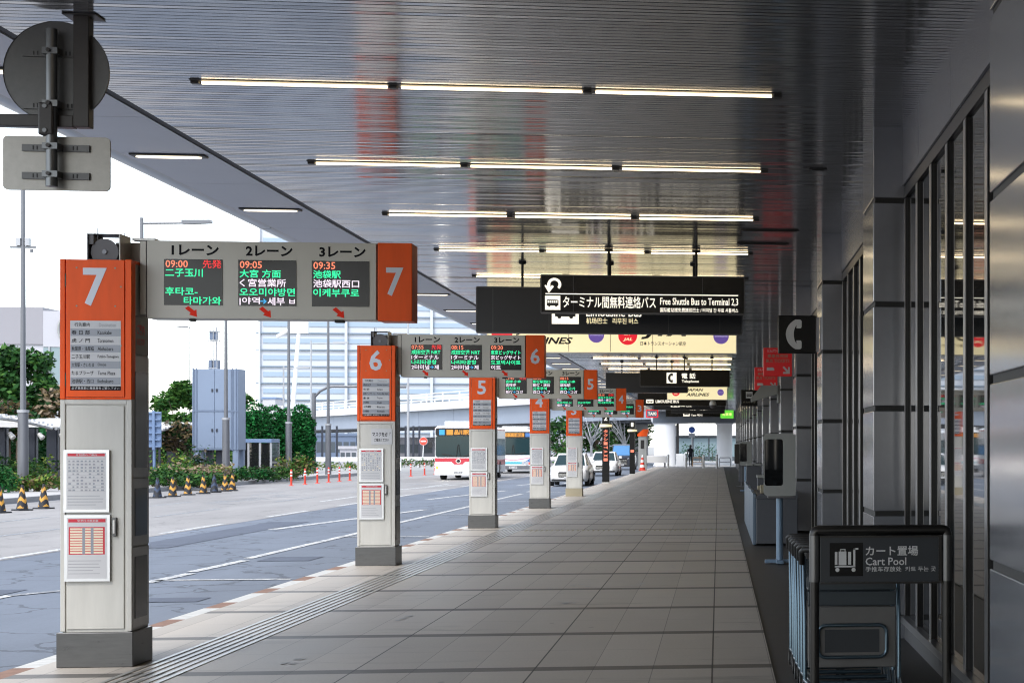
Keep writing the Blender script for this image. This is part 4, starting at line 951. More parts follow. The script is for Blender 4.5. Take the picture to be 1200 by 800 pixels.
# luggage cart: tubes, front plate, basket, handle and wheels
def cart():
    root = thing('luggage_cart', 'x', 'luggage cart', (0, 0, 0), group='luggage carts nested behind the cart pool sign')
    w2 = .31
    g = MB()
    for s in (-1, 1): g.tube([(s * w2, .0, .12), (s * w2, .02, .55), (s * w2, .10, .86), (s * w2, .14, .92)], .014, 'cart_tube', 10); g.tube([(s * w2, .0, .12), (s * w2 * .8, -.75, .11)], .014, 'cart_tube', 10)
    g.tube([(-w2 * .8, -.75, .11), (w2 * .8, -.75, .11)], .014, 'cart_tube', 10); g.build('frame', root)
    g = MB(); g.box(-w2 + .02, w2 - .02, -.012, .004, .20, .60, 'cart_plate'); g.build('plate', root, bevel=.006)
    g = MB(); g.box(-w2 + .02, w2 - .02, -.015, .0, .607, .70, 'cart_panel'); g.box(-w2 + .02, w2 - .02, .02, .16, .705, .72, 'cart_panel'); g.box(-w2 + .02, w2 - .02, .005, .02, .705, .80, 'cart_panel'); g.box(-w2 + .02, w2 - .02, .16, .17, .705, .78, 'cart_panel'); g.build('basket', root, bevel=.006)
    g = MB(); x = .22
    pts = []
    for cx, cz, a0 in ((x - .045, .43, 0), (-x + .045, .43, 90), (-x + .045, .32, 180), (x - .045, .32, 270)):
        for i in range(5): a = R(a0 + 90 * i / 4); pts.append((cx + .05 * math.cos(a), -.03, cz + .05 * math.sin(a)))
    pts.append(pts[0]); g.tube(pts, .012, 'cart_tube', 8); g.rect(-.18, .18, .30, .45, -.0135, 'panel_slate'); g.build('bumper_hoop', root)
    g = MB(); g.tube([(-w2 - .015, .10, .88), (-w2 - .02, .04, .96), (-w2 - .005, .0, .975), (-w2 + .08, -.02, .975), (w2 - .08, -.02, .975), (w2 + .005, .0, .975), (w2 + .02, .04, .96), (w2 + .015, .10, .88)], .02, 'rubber', 10); g.build('handle', root)
    for s in (-1, 1):
        g = MB(); g.cyl((s * w2 - .015, .02, .065), (s * w2 + .015, .02, .065), .065, 'rubber', n=16); g.cyl((s * w2 - .017, .02, .065), (s * w2 + .017, .02, .065), .03, 'rim', n=12); g.build('wheel', root)
    g = MB(); g.cyl((-.015, -.7, .05), (.015, -.7, .05), .05, 'rubber', n=14); g.build('wheel', root)
    return root
cw = cart(); base_y = Y_(dC, .95)
spots = [.50, .78, 1.06, 1.34, 1.62, 1.90, 2.18]
for i, dy in enumerate(spots):
    o = cw if i == 0 else copy_tree(cw)
    o.location = (.872 - .003 * i + random.uniform(-.004, .004), base_y + dy + (.12 if i else 0), 0); o.rotation_euler = (0, 0, R(random.uniform(-1, 1)))
    o['label'] = 'luggage cart nearest behind the cart pool sign, its grey plate showing' if i == 0 else f'{ORD[i]} luggage cart in the nested row behind the cart pool sign'
# ------------------------------------------------------------------ planting beyond the road
def leaves(mb, blobs, n, size, mats, shell=.55, flat=.5):
    """leaf-sized faces spread through ellipsoids (cx,cy,cz,rx,ry,rz)"""
    tot = sum(b[3] * b[4] * b[5] for b in blobs)
    for b in blobs:
        for _ in range(max(8, int(n * b[3] * b[4] * b[5] / tot))):
            d = Vector((random.gauss(0, 1), random.gauss(0, 1), random.gauss(0, 1))).normalized()
            rr = (shell + (1 - shell) * random.random()) * random.uniform(.9, 1.08)
            p = Vector((b[0] + d.x * b[3] * rr, b[1] + d.y * b[4] * rr, b[2] + d.z * b[5] * rr))
            u = Vector((random.gauss(0, 1), random.gauss(0, 1), random.gauss(0, flat))).normalized(); v = u.orthogonal()
            v = (Matrix.Rotation(random.uniform(0, 6.28), 3, u) @ v).normalized(); s_ = size * random.uniform(.6, 1.4)
            mb.quad([p - u * s_, p + v * s_ * .5, p + u * s_, p - v * s_ * .5], random.choice(mats))
def blobs(n, c, R_, r, zs=1.0):
    o = []
    for i in range(n):
        a = random.uniform(0, 6.28); q = R_ * math.sqrt(random.random()); h = random.uniform(-1, 1)
        k = math.sqrt(max(0, 1 - h * h * .7)); rr = r * random.uniform(.65, 1.2)
        o.append((c[0] + q * k * math.cos(a), c[1] + q * k * math.sin(a), c[2] + h * R_ * zs, rr, rr, rr * .8))
    return o
def tree(label, px, d, ztop, Rc, n=3000, size=.16, mats=('leaf_a', 'leaf_b', 'leaf_c'), name='broadleaf_tree', trunk_h=None, group='trees beyond the road', zs=1.0, nb=16, z0=0.0, shell=.45):
    X = (px - 842) * d / 2100
    root = thing(name, label, 'tree', (X, Y_(d, X), z0), group=group)
    cz = ztop - Rc * zs * 1.05; th = trunk_h or max(.6, cz - Rc * zs * .5)
    g = MB(); r0 = max(.06, Rc * .07); g.tube([(0, 0, -.3), (.03 * Rc, 0, th * .5), (0, .03 * Rc, th), (0, 0, cz)], r0, 'trunk', 8)
    for k in range(6):
        a = k * 1.05 + random.random(); l = Rc * random.uniform(.5, .85)
        g.cyl((0, 0, th * .85 + .1 * k * Rc * .3), (l * math.cos(a), l * math.sin(a), cz + random.uniform(-.2, .6) * Rc * zs), r0 * .5, 'trunk', r0 * .12, n=6)
    g.build('trunk', root)
    m = MB(); leaves(m, blobs(nb, (0, 0, cz), Rc * .78, Rc * .42, zs), n, size, mats, shell); m.build('crown', root)
    return root
tree('big rounded green tree by the pale building at the far left', 27, 92, 7.2, 2.2, n=9000, size=.17, mats=('leaf_a', 'leaf_a', 'leaf_b', 'leaf_c'), zs=1.15, nb=26)
tree('reddish small tree behind the left end of the pergola', 76, 84, 4.6, 1.2, n=900, mats=('leaf_pink', 'leaf_dry', 'leaf_c'))
tree('brownish low tree over the pergola beside the big green tree', 15, 86, 3.9, 1.5, n=1200, mats=('leaf_dry', 'brown_leaf', 'leaf_c', 'leaf_a'), zs=.6)
tree('tall light green tree left of the blue grey cabinet', 217, 98, 5.5, 1.55, n=7000, size=.14, mats=('leaf_a', 'leaf_b', 'leaf_b'), zs=1.35, nb=30)
tree('dark brown-leaved tree under the light green tree', 212, 92, 2.9, 1.2, n=1200, mats=('brown_leaf', 'leaf_c', 'leaf_dry'), zs=.7)
tree('slim green tree showing just right of the blue grey cabinet', 289, 104, 5.1, .7, n=700, mats=('leaf_a', 'leaf_b'), zs=1.6)
for i, (px, d, zt_, rc) in enumerate(((302, 102, 4.2, 1.0), (324, 108, 4.15, .78), (340, 112, 4.1, .72), (357, 110, 4.25, .74))):
    X = (px - 842) * d / 2100
    root = thing('rounded_conifer', f'{ORD[i]} tall rounded dark conifer from the left, in the row by the glass booth', 'tree', (X, Y_(d, X), 0), group='clipped rounded conifers in a row')
    g = MB(); g.cyl((0, 0, -.2), (0, 0, 2.6), .09, 'trunk', .04, n=8); g.build('trunk', root)
    m = MB()
    bl = [(0, 0, .4 + (zt_ - 1.1) * t_, rc * (.8 + .25 * math.sin(3 * t_)), rc * (.8 + .25 * math.sin(3 * t_)), .62) for t_ in (0, .12, .25, .38, .5, .62, .74, .86)] + [(0, 0, zt_ - .75, rc * .78, rc * .78, .75)]
    bl += [(rc * .75 * math.cos(a * 2.4), rc * .75 * math.sin(a * 2.4), .5 + a * (zt_ - 1.5) / 14, .33, .33, .38) for a in range(15)]
    leaves(m, bl, 9000, .10, ('leaf_deep', 'leaf_mid', 'leaf_mid', 'leaf_deep', 'leaf_c'), .85); m.build('crown', root)
for i, (px, d, zt_, rc, lab) in enumerate(((662, 165, 4.6, 2.6, 'green tree behind the taxis, left of the taxi stand pillar numbered 2'), (722, 175, 4.8, 2.4, 'green tree between the two black taxi stand pillars'), (700, 190, 5.6, 2.6, 'paler green tree behind taxi stand pillar numbered 2'), (745, 185, 5.2, 2.0, 'green tree behind taxi stand pillar numbered 1'))):
    tree(lab, px, d, zt_, rc, n=1500, size=.2, mats=('leaf_a', 'leaf_b', 'leaf_c'))
for i, (px, d, lab) in enumerate(((694, 168, 'bare white-branched tree left of taxi stand pillar numbered 2'), (733, 172, 'bare white-branched tree between the taxi stand pillars'))):
    X = (px - 842) * d / 2100
    root = thing('bare_tree', lab, 'tree', (X, Y_(d, X), 0)); g = MB(); g.cyl((0, 0, 0), (0, 0, 2.6), .14, 'pole_pale', .09, n=7); g.build('trunk', root)
    g = MB()
    for k in range(11):
        a = random.uniform(0, 6.28); e = Vector((1.5 * math.cos(a), 1.5 * math.sin(a), random.uniform(3.4, 5.2))); s_ = Vector((0, 0, random.uniform(1.6, 2.6))); g.cyl(s_, e, .06, 'pole_pale', .02, n=5)
        for q in range(2): b_ = s_.lerp(e, .6); g.cyl(b_, b_ + Vector((random.uniform(-.7, .7), random.uniform(-.7, .7), random.uniform(.3, 1.0))), .03, 'pole_pale', .01, n=4)
    g.build('crown', root)
def shrub(label, px, d, w_, h_, mats, n=420, size=.07, cat='shrub', name='shrub'):
    X = (px - 842) * d / 2100
    root = thing(name, label, cat, (X, Y_(d, X), 0), group='shrubs and grasses along the far kerb')
    g = MB()
    for k in range(5): g.cyl((0, 0, -.05), (random.uniform(-.5, .5) * w_, random.uniform(-.3, .3), h_ * .6), .02, 'trunk', .01, n=5)
    g.build('stem', root)
    g = MB(); bl = [(random.uniform(-.5, .5) * w_, random.uniform(-.4, .4), h_ * random.uniform(.3, .6), w_ * .28, .4, h_ * .42) for k in range(7)]
    leaves(g, bl, n, size, mats, .35); g.build('foliage', root)
GA, GB = ('leaf_a', 'leaf_b', 'leaf_c'), ('leaf_b', 'leaf_lime', 'leaf_a')
for px, d, w_, h_, mats, lab, n in (
    (3, 64, 1.4, 1.25, ('leaf_a', 'leaf_deep'), 'clipped dark green bush at the left edge', 900), (54, 66, 1.5, .8, ('leaf_b', 'leaf_dry', 'leaf_lime'), 'low olive bush right of the lamp post', 600),
    (24, 72, 1.5, 1.6, GA, 'leafy shrub under the pergola behind the clipped bush', 500), (48, 76, 1.8, 1.5, GB, 'bright shrub under the pergola behind the lamp post', 500), (70, 70, 1.0, .7, ('leaf_a', 'leaf_c'), 'small dark bush at the pergola foot near the pillar', 300),
    (186, 74, 1.6, .9, GA, 'green shrub under the blue ribbed board', 500), (200, 76, 1.5, 1.25, GB, 'pale green shrub right of the blue ribbed board', 500), (205, 84, 1.4, 1.9, GB, 'bright green shrub behind the first cones', 450), (223, 86, 1.5, 2.0, ('brown_leaf', 'leaf_c', 'leaf_a'), 'brownish shrub left of the cabinet leg', 450),
    (219, 75, 1.9, 1.1, ('leaf_pink', 'leaf_b', 'leaf_pink'), 'pinkish dry grass left of the cabinet leg', 700), (212, 73, 1.8, .7, GA, 'low green ground shrub behind the second cone', 450), (247, 78, 1.8, 1.1, ('leaf_pink', 'leaf_lime', 'leaf_dry'), 'yellowish dry grass between the cabinet legs', 700), (238, 74, 1.6, .75, GA, 'low green shrub behind the middle cones', 420),
    (262, 79, 1.7, .8, GA, 'green shrub right of the yellowish grass', 420), (256, 92, 2.0, 2.0, GB, 'lime shrub seen between the cabinet legs', 500), (291, 86, 2.0, .75, ('leaf_a', 'leaf_deep', 'leaf_c'), 'dark low hedge piece in front of the glass booth', 600), (309, 88, 2.0, .8, ('leaf_a', 'leaf_b', 'leaf_c'), 'low hedge piece right of the glass booth front', 600),
    (328, 91, 2.0, .85, ('leaf_a', 'leaf_b', 'leaf_dry'), 'low hedge piece under the conifers', 600), (350, 95, 1.6, 1.5, ('leaf_dry', 'leaf_b', 'leaf_lime'), 'dry grass tuft right of the conifers', 500)):
    shrub(lab, px, d, w_ * 1.1, h_ * .92, mats, int(n * 1.5), .085)
def strip_of_green(label, pxa, pxb, d, h_, mats, name='hedge'):
    xa, xb = (pxa - 842) * d / 2100, (pxb - 842) * d / 2100; xm = (xa + xb) / 2
    root = thing(name, label, 'hedge', (xm, Y_(d, xm), 0)); g = MB(); n = max(3, int((xb - xa) / 1.2)); W_ = xb - xa
    leaves(g, [(-W_ / 2 + W_ * (i + .5) / n, random.uniform(-.2, .2), h_ * .45, W_ / n * .7, .6, h_ * .55) for i in range(n)], int(160 * n), .1, mats, .3); g.build('foliage', root)
    g = MB(); [g.cyl((-W_ / 2 + W_ * (i + .5) / n, 0, -.1), (-W_ / 2 + W_ * (i + .5) / n, 0, h_ * .6), .03, 'trunk', n=5) for i in range(n)]; g.build('stem', root)
strip_of_green('low hedge under the no entry sign', 468, 520, 148, .75, ('leaf_a', 'leaf_b', 'leaf_dry'))
strip_of_green('yellow green grass strip behind the red posts', 360, 424, 128, .6, ('leaf_lime', 'leaf_b'))
strip_of_green('green hedge seen between the round columns', 798, 842, 196, 2.2, ('leaf_c', 'leaf_deep', 'leaf_a'))
# pergola
X = -29.2
for px, d, zt_, rc, lab in ((-14, 100, 3.4, 1.9, 'dark evergreen bush behind the pergola at the very left'), (22, 104, 3.2, 2.0, 'dark evergreen bush behind the pergola and the lamp post'), (52, 108, 3.3, 2.0, 'dark evergreen bush behind the pergola, right of the lamp post'), (80, 112, 3.3, 1.9, 'dark evergreen bush behind the pergola, hidden partly by the nearest pillar'), (180, 112, 3.2, 1.9, 'dark evergreen bush behind the blue ribbed board'), (252, 116, 3.0, 2.0, 'dark evergreen bush seen under the blue grey cabinet')):
    tree(lab, px, d, zt_, rc, n=2200, size=.2, mats=('leaf_a', 'leaf_c', 'leaf_deep'), name='evergreen_bush', trunk_h=.5, group='evergreen bushes behind the pergola', zs=.75)
root = thing('pergola', 'white wavy roofed pergola on dark posts behind the verge at the left', 'pergola', (X, 0, 0))
def perg_roof(y0, y1):
    g = MB(); n = 26
    for i in range(n):
        ya = y0 + (y1 - y0) * i / n
        z = 2.45 + .35 * math.sin(math.pi * (i + .5) / n) + .04 * (i % 2)
        g.box(-.9, 1.6, ya, ya + (y1 - y0) / n * .55, z, z + .09, 'pure_white')
    pts = [(1.45, y0 + (y1 - y0) * i / 12, 2.40 + .35 * math.sin(math.pi * i / 12)) for i in range(13)]; g.tube(pts, .06, 'pole_pale', 8)
    pts = [(-.7, p[1], p[2]) for p in pts]; g.tube(pts, .06, 'pole_pale', 8)
    g.build('roof', root)
perg_roof(66, 78.5); perg_roof(79, 92); perg_roof(93, 104)
for yy in (68.7, 71.5, 74.3, 77.1, 80.3, 82.8, 85.6, 88.4, 91.2, 94, 97, 100):
    g = MB(); g.box(-.2, .2, yy - .22, yy + .22, -.1, 2.45, 'post_navy'); g.box(.21, .24, yy - .1, yy + .1, -.1, 2.4, 'pole_grey'); p_ = g.build('post', root)
    g = MB(); g.cyl((.3, yy, 2.2), (.48, yy - .05, 2.0), .09, 'pure_white', .12, n=10); g.build('spotlight', p_)
# lamp posts
def lamp_post(label, px, d, H, r=.085, arm=None, sleeve=True, m='pole_grey', z0=0.0, cross=False):
    X = (px - 842) * d / 2100
    root = thing('street_lamp', label, 'street lamp', (X, Y_(d, X), z0), group='lamp posts beyond the road')
    g = MB(); g.cyl((0, 0, 0), (0, 0, H), r, m, r * .62, n=14)
    if sleeve: g.cyl((0, 0, 0), (0, 0, 2.9), r * 1.75, m, r * 1.6, n=16); g.cyl((0, 0, 2.9), (0, 0, 3.0), r * 1.85, 'pole_pale', n=16)
    g.build('pole', root)
    if cross:
        c_ = MB(); c_.box(-.45, .45, -.04, .04, 8.95, 9.03, m); c_.box(-.22, -.06, -.12, .12, 9.04, 9.32, 'pole_pale'); c_.box(.1, .24, -.12, .12, 9.04, 9.32, 'pole_pale'); c_.cyl((.3, 0, 8.8), (.3, 0, 8.92), .06, m, n=8); c_.build('crossbar', root)
    if arm:
        a = MB(); a.cyl((0, 0, H - .25), (arm, 0, H - .2), .045, m, n=8); a.build('arm', root)
        a = MB(); e = arm; s_ = 1 if arm > 0 else -1
        a.prism([(e - .1 * s_, H - .27), (e + 1.1 * s_, H - .20), (e + 1.1 * s_, H - .06), (e - .1 * s_, H - .08)], 'y', -.16, .16, m); a.build('lamp_head', root, bevel=.03)
lamp_post('lamp post with a small cross bar behind the three cones at the left', 33, 66, 12.5, .11, cross=True)
lamp_post('lamp post behind the nearest pillar, its arm showing above the display beam', 171, 76, 11.35, .12, arm=1.75, sleeve=True)
lamp_post('lamp post in front of the blue grey cabinet', 269, 84, 11.0, .10, arm=1.7)
lamp_post('lamp post in front of the rounded conifers', 342, 98, 11.0, .10, arm=1.7)
lamp_post('lamp post beside the arched sign gantry', 388, 106, 11.0, .10, arm=1.7)
lamp_post('thin distant lamp post left of the blue grey cabinet', 227, 210, 15.8, .09, arm=-.3, sleeve=False, m='pole_grey')
lamp_post('pale lamp post with a long arm before the glass tower', 368, 150, 10.5, .10, arm=1.9, sleeve=False, m='pole_pale')
lamp_post('short pale lamp post with arm over the bridge rail', 336, 170, 9.3, .11, arm=1.3, sleeve=False, m='pole_pale')
lamp_post('pale lamp post left of the no entry sign', 481, 165, 13.0, .13, sleeve=False, m='pole_pale')
X = (371.5 - 842) * 112 / 2100
root = thing('sign_gantry', 'grey pole with bent arm reaching right over the road', 'gantry', (X, Y_(112, X), 0))
g = MB(); g.tube([(0, 0, 0), (0, 0, 4.4), (0, 0, 5.0)], .12, 'pole_grey', 12); g.build('pole', root)
g = MB(); g.tube([(0, 0, 4.7), (.35, 0, 5.1), (.8, 0, 5.35), (1.1, 0, 5.4), (5.6, 0, 5.4)], .08, 'pole_grey', 10); g.build('arm', root)
# blue ribbed board
X = (185.5 - 842) * 80 / 2100
root = thing('ribbed_board', 'back of a blue ribbed sign board on a post beside the nearest pillar', 'sign', (X, Y_(80, X), 0))
g = MB(); g.box(-.36, .30, .0, .06, 1.6, 3.2, 'blue_metal')
for i in range(6): g.box(-.36, .30, -.09, -.001, 1.62 + i * .3, 1.68 + i * .3, 'blue_metal')
g.box(-.06, .06, -.12, -.092, 1.5, 3.25, 'blue_metal'); g.build('board', root, bevel=.01)
g = MB(); g.cyl((0, .0, 0), (0, .0, 1.6), .06, 'blue_metal', n=10); g.cyl((.22, .03, 0), (.22, .03, 1.6), .05, 'post_navy', n=10); g.build('leg', root)
# cabinet on legs with antenna frame
d = 88; X = (257 - 842) * d / 2100; k = d / 2100
root = thing('equipment_cabinet', 'tall blue grey equipment cabinet on legs with an antenna frame on top', 'cabinet', (X, Y_(d, X), 0), rz=R(-4))
hw = 1.09
g = MB(); g.box(-hw, hw, 0, 1.1, 1.48, 5.46, 'cabinet_blue'); g.build('body', root, bevel=.02)
for a, b in ((1.56, 3.36), (3.42, 5.42)):
    for x0, x1 in ((-hw + .22, -.05), (-.03, hw - .34)):
        q = MB(); q.box(x0, x1, -.03, -.001, a, b, 'cabinet_blue'); dr = q.build('door', root, bevel=.008)
        hx = x1 - .1 if x0 < -.5 else x0 + .1
        q = MB(); q.box(hx - .04, hx + .04, -.06, -.031, (a + b) / 2 - .09, (a + b) / 2 + .06, 'post_navy'); q.build('handle', dr)
g = MB()
for x0, x1 in ((-hw - .02, -hw + .05), (-hw + .15, -hw + .2), (hw - .30, hw - .25), (hw - .12, hw - .07)): g.box(x0, x1, -.05, -.002, 1.45, 5.5, 'cabinet_edge')
g.box(-hw - .03, hw + .03, -.06, -.051, 3.37, 3.41, 'cabinet_edge'); g.build('edge_strip', root)
for x in (-hw + .13, hw - .15):
    for yy in (.12, .95):
        q = MB(); q.box(x - .13, x + .13, yy - .1, yy + .1, .12, 1.478, 'cabinet_blue'); q.box(x - .24, x + .24, yy - .2, yy + .2, -.05, .12, 'pure_white'); q.build('leg', root, bevel=.01)
for x in (-.5, -.02):
    q = MB(); q.box(x - .14, x + .14, .5, .75, -.05, 1.478, 'post_navy'); q.build('leg', root)
g = MB()
for x in (-.44, -.18, .0):
    for yy in (.2, .6): g.cyl((x, yy, 5.4), (x, yy, 7.55), .025, 'pole_pale', n=6)
for z_ in (5.5, 5.95, 6.85, 7.3):
    for yy in (.2, .6): g.cyl((-.44, yy, z_), (0, yy, z_), .02, 'pole_pale', n=6)
g.build('antenna_frame', root)
for b_ in ((-.40, -.04, .25, .55, 6.9, 7.35), (-.42, -.26, .22, .6, 5.47, 5.9), (-.16, .0, .22, .6, 5.47, 5.9)): g = MB(); g.box(*b_, 'cabinet_edge'); g.build('antenna', root, bevel=.02)
# glass booth
d = 97; X = (302 - 842) * d / 2100
root = thing('glass_booth', 'small glass booth with a blue flat roof under the conifers', 'booth', (X, Y_(d, X), 0))
g = MB(); g.box(-.9, .9, 0, 1.8, 1.86, 2.06, 'blue_metal'); g.build('roof', root, bevel=.02)
for x in (-.85, -.32, .28, .85):
    for yy in (.04, 1.7): g = MB(); g.box(x - .05, x + .05, yy, yy + .06, -.1, 1.858, 'pole_pale'); g.build('frame', root)
g = MB()
for a, b in ((-.79, -.38), (-.26, .22), (.34, .79)): g.box(a, b, .06, .075, .1, 1.84, 'glass_dark')
g.box(.84, .855, .11, 1.68, .1, 1.84, 'glass_dark'); g.build('pane', root)
# cones
def cone(label, px, py, mats, tilt=0, hs=1.0):
    d = 1.8 * 2100 / (py - 523); X = (px - 842) * d / 2100
    root = thing('traffic_cone', label, 'traffic cone', (X, Y_(d, X), RZ + .004), rz=random.uniform(0, 6), group='striped cones along the far kerb')
    b = MB(); b.box(-.21, .21, -.21, .21, 0, .04, mats[0]); b.build('base', root, bevel=.015)
    c = MB(); n = 24; H = .68 * hs; L = 26
    def rad(t): return .155 - .125 * t
    vs_ = [(rad(j / L) * math.cos(2 * math.pi * i / n), rad(j / L) * math.sin(2 * math.pi * i / n), .041 + H * j / L) for j in range(L + 1) for i in range(n)]
    for j in range(L):
        for i in range(n):
            ph = (j / L * 2.6 + abs((i / n * 3) % 1 - .5) * .75 + .1) % 1.0
            m = mats[1] if ph < .45 and 0 < j < L - 3 else mats[0]
            q = [vs_[j * n + i], vs_[j * n + (i + 1) % n], vs_[(j + 1) * n + (i + 1) % n], vs_[(j + 1) * n + i]]
            c.add(q, [(0, 1, 2, 3)], m, False)
    c.add(vs_[L * n:], [tuple(range(n))], mats[0]); c.build('body', root)
YB = ('cone_black', 'cone_yellow')
for lab, px, py, m in (('black and yellow cone at the left edge of the road', 6, 601, YB), ('black and yellow cone at the foot of the left lamp post', 32, 598, YB), ('black and yellow cone between the left lamp post and the nearest pillar', 57, 596, YB),
                       ('dark blue-grey cone leftmost in the row right of the nearest pillar', 189.3, 583.4, ('cone_black', 'cone_blue')), ('black and yellow cone second in the row right of the nearest pillar', 207, 582, YB), ('slim black and yellow cone third in the row, under the pink grass', 224.7, 580, YB),
                       ('black and yellow cone between the slim cone and the blue one', 242.6, 578.5, YB), ('dark navy cone fifth in the row', 255.3, 577, ('cone_black', 'cone_blue')), ('black and yellow cone right of the navy cone', 268, 575.6, YB), ('black and yellow cone last in the row, by the white cabinet foot', 276.6, 575, YB)):
    cone(lab, px, py, m)
# red posts
for i, (px, py) in enumerate(((345, 569), (361, 567.5), (375.3, 566.2), (388.5, 565), (401, 564), (413, 563), (426, 562), (484, 558), (500, 556.5), (512, 555.5))):
    d = 1.8 * 2100 / (py - 523); X = (px - 842) * d / 2100
    root = thing('delineator_post', f'{ORD[i]} red post from the left, in the row along the far side of the road', 'post', (X, Y_(d, X), RZ + .004), group='red posts along the far side')
    g = MB(); g.cyl((0, 0, 0), (0, 0, .03), .12, 'post_red', .1, n=14); g.cyl((0, 0, .03), (0, 0, .72), .045, 'post_red', n=12); g.lathe([(.045, .72), (.03, .75), (0, .755)], 'post_red', n=12); g.build('body', root)
    g = MB(); g.cyl((0, 0, .58), (0, 0, .66), .047, 'reflector', n=12, caps=False); g.cyl((0, 0, .44), (0, 0, .50), .047, 'reflector', n=12, caps=False); g.build('reflector_band', root)
# no entry sign
d = 150; X = (499 - 842) * d / 2100
root = thing('no_entry_sign', 'round red no entry sign on a white pole beside the red bus', 'traffic sign', (X, Y_(d, X), RZ), rz=R(-8))
g = MB(); g.cyl((-.12, 0, 0), (.02, 0, 2.5), .04, 'pure_white', n=10); g.build('pole', root)
g = MB(); g.cyl((0, -.07, 2.25), (0, -.05, 2.25), .34, 'post_red', n=32, smooth=False); g.disc((0, -.072, 2.25), .34, 'pure_white', n=32); g.disc((0, -.074, 2.25), .325, 'post_red', n=32); g.rect(-.22, .22, 2.2, 2.30, -.077, 'pure_white'); g.build('plate', root)

# ------------------------------------------------------------------ vehicles
def add_wheels(root, spots, r, w_):
    for (x, y) in spots:
        s_ = 1 if x > 0 else -1
        t = MB(); t.cyl((x - s_ * w_, y, r), (x, y, r), r, 'tyre', n=22); o = t.build('wheel', root, bevel=.02)
        q = MB(); q.cyl((x - .01 * s_, y, r), (x + .012 * s_, y, r), r * .62, 'rim', n=18)
        for a in range(5): q.cyl((x + .016 * s_, y, r), (x + .016 * s_, y + r * .5 * math.cos(a * 1.257), r + r * .5 * math.sin(a * 1.257)), .03, 'dark_steel', n=5)
        q.build('rim', o)
def bus(label, X, d, red):
    """front faces the viewer: front plane at y=0, length towards +y"""
    root = thing('city_bus', label, 'bus', (X, Y_(d, X), RZ + .004))
    L, W2, H = 10.6, 1.25, 2.92
    g = MB()
    sec = lambda y_, w_, z0, z1, c=.16: [(-w_, y_, z0), (w_, y_, z0), (w_, y_, z1 - c), (w_ - c * .7, y_, z1 - c * .25), (w_ - c * 1.4, y_, z1), (-w_ + c * 1.4, y_, z1), (-w_ + c * .7, y_, z1 - c * .25), (-w_, y_, z1 - c)]
    S = [sec(.06, W2 - .10, .34, H - .28), sec(-.0 + .02, W2 - .06, .36, 1.25), None]
    rings = [sec(.10, W2 - .07, .32, H - .12), sec(.22, W2, .32, H), sec(L - .15, W2, .32, H), sec(L, W2 - .08, .36, H - .1)]
    n = 8; vs_ = [p for r_ in rings for p in r_]
    g.add(vs_, [(i * n + k, i * n + (k + 1) % n, (i + 1) * n + (k + 1) % n, (i + 1) * n + k) for i in range(3) for k in range(n)], 'bus_white'); g.add(rings[0], [tuple(reversed(range(n)))], 'bus_white'); g.add(rings[3], [tuple(range(n))], 'bus_white')
    if red: g.box(-W2 - .004, W2 + .004, .23, L - .2, .75, 1.05, 'bus_red'); g.box(-W2 - .004, W2 + .004, .23, L - .2, 2.72, 2.80, 'bus_red')
    else: g.box(-W2 - .004, W2 + .004, .23, L - .2, .6, .85, 'bus_teal'); g.box(-W2 - .004, W2 + .004, .23, L - .2, .9, .98, 'bus_blue')
    g.build('body', root)
    f = MB()                                            # front panel under the windscreen
    f.prism([(-W2 + .02, .34), (W2 - .02, .34), (W2 - .02, 1.22), (-W2 + .02, 1.22)], 'y', .04, .099, 'bus_white')
    if red:
        f.quad([(a, .036, b) for a, b in ((-W2 + .03, .98), (-.35, .98), (-.22, .84), (.22, .84), (.35, .98), (W2 - .03, .98), (W2 - .03, 1.18), (-W2 + .03, 1.18))], 'bus_red'); f.disc((0, .032, 1.02), .14, 'chrome', n=20, rz=.12); f.disc((0, .029, 1.02), .10, 'screen_black', n=20, rz=.08)
    else:
        f.quad([(a, .036, b) for a, b in ((-W2 + .05, .62), (W2 - .05, .62), (W2 - .05, .74), (.3, .78), (-.3, .78), (-W2 + .05, .74))], 'bus_teal')
        f.quad([(a, .035, b) for a, b in ((-W2 + .08, 1.10), (-.15, .92), (.15, .92), (W2 - .08, 1.10), (W2 - .08, 1.04), (.15, .86), (-.15, .86), (-W2 + .08, 1.04))], 'bus_pink')
        f.quad([(a, .035, b) for a, b in ((.5, .62), (W2 - .04, .62), (W2 - .04, 1.1), (.95, .9))], 'bus_blue')
    f.build('front_panel', root, bevel=.015)
    b = MB(); b.box(-W2 + .01, W2 - .01, .0, .12, .27, .52, 'bus_white' if red else 'pole_grey'); b.box(-.26, .26, -.006, -.001, .33, .47, 'paper'); b.text('20-07' if red else '31-18', -.22, .22, .35, .45, -.008, 'sign_green_lit' if 0 else 'ink', .01); b.build('bumper', root, bevel=.03)
    w_ = MB(); w_.prism(rrect(-W2 + .06, W2 - .06, 1.24, 2.36, .12), 'y', .05, .0985, 'vehicle_glass'); w_.build('windscreen', root)
    w_ = MB(); w_.prism(rrect(-W2 + .06, W2 - .06, 2.37, 2.79, .1), 'y', .05, .0985, 'screen_black')
    if red:
        w_.rect(-1.0, -.72, 2.42, 2.70, .046, 'led_blue'); w_.rect(-.62, -.28, 2.42, 2.70, .046, 'led_amber'); w_.text('品川駅東口', -.22, 1.05, 2.42, 2.70, .045, 'led_amber', .05)
    else: w_.rect(-1.05, .72, 2.45, 2.70, .046, 'led_amber'); w_.text('ターミナル連絡', -.95, .62, 2.48, 2.67, .045, 'logo_ink', .01); w_.rect(.8, 1.1, 2.44, 2.70, .046, 'bus_blue')
    w_.build('destination_display', root)
    wp = MB()
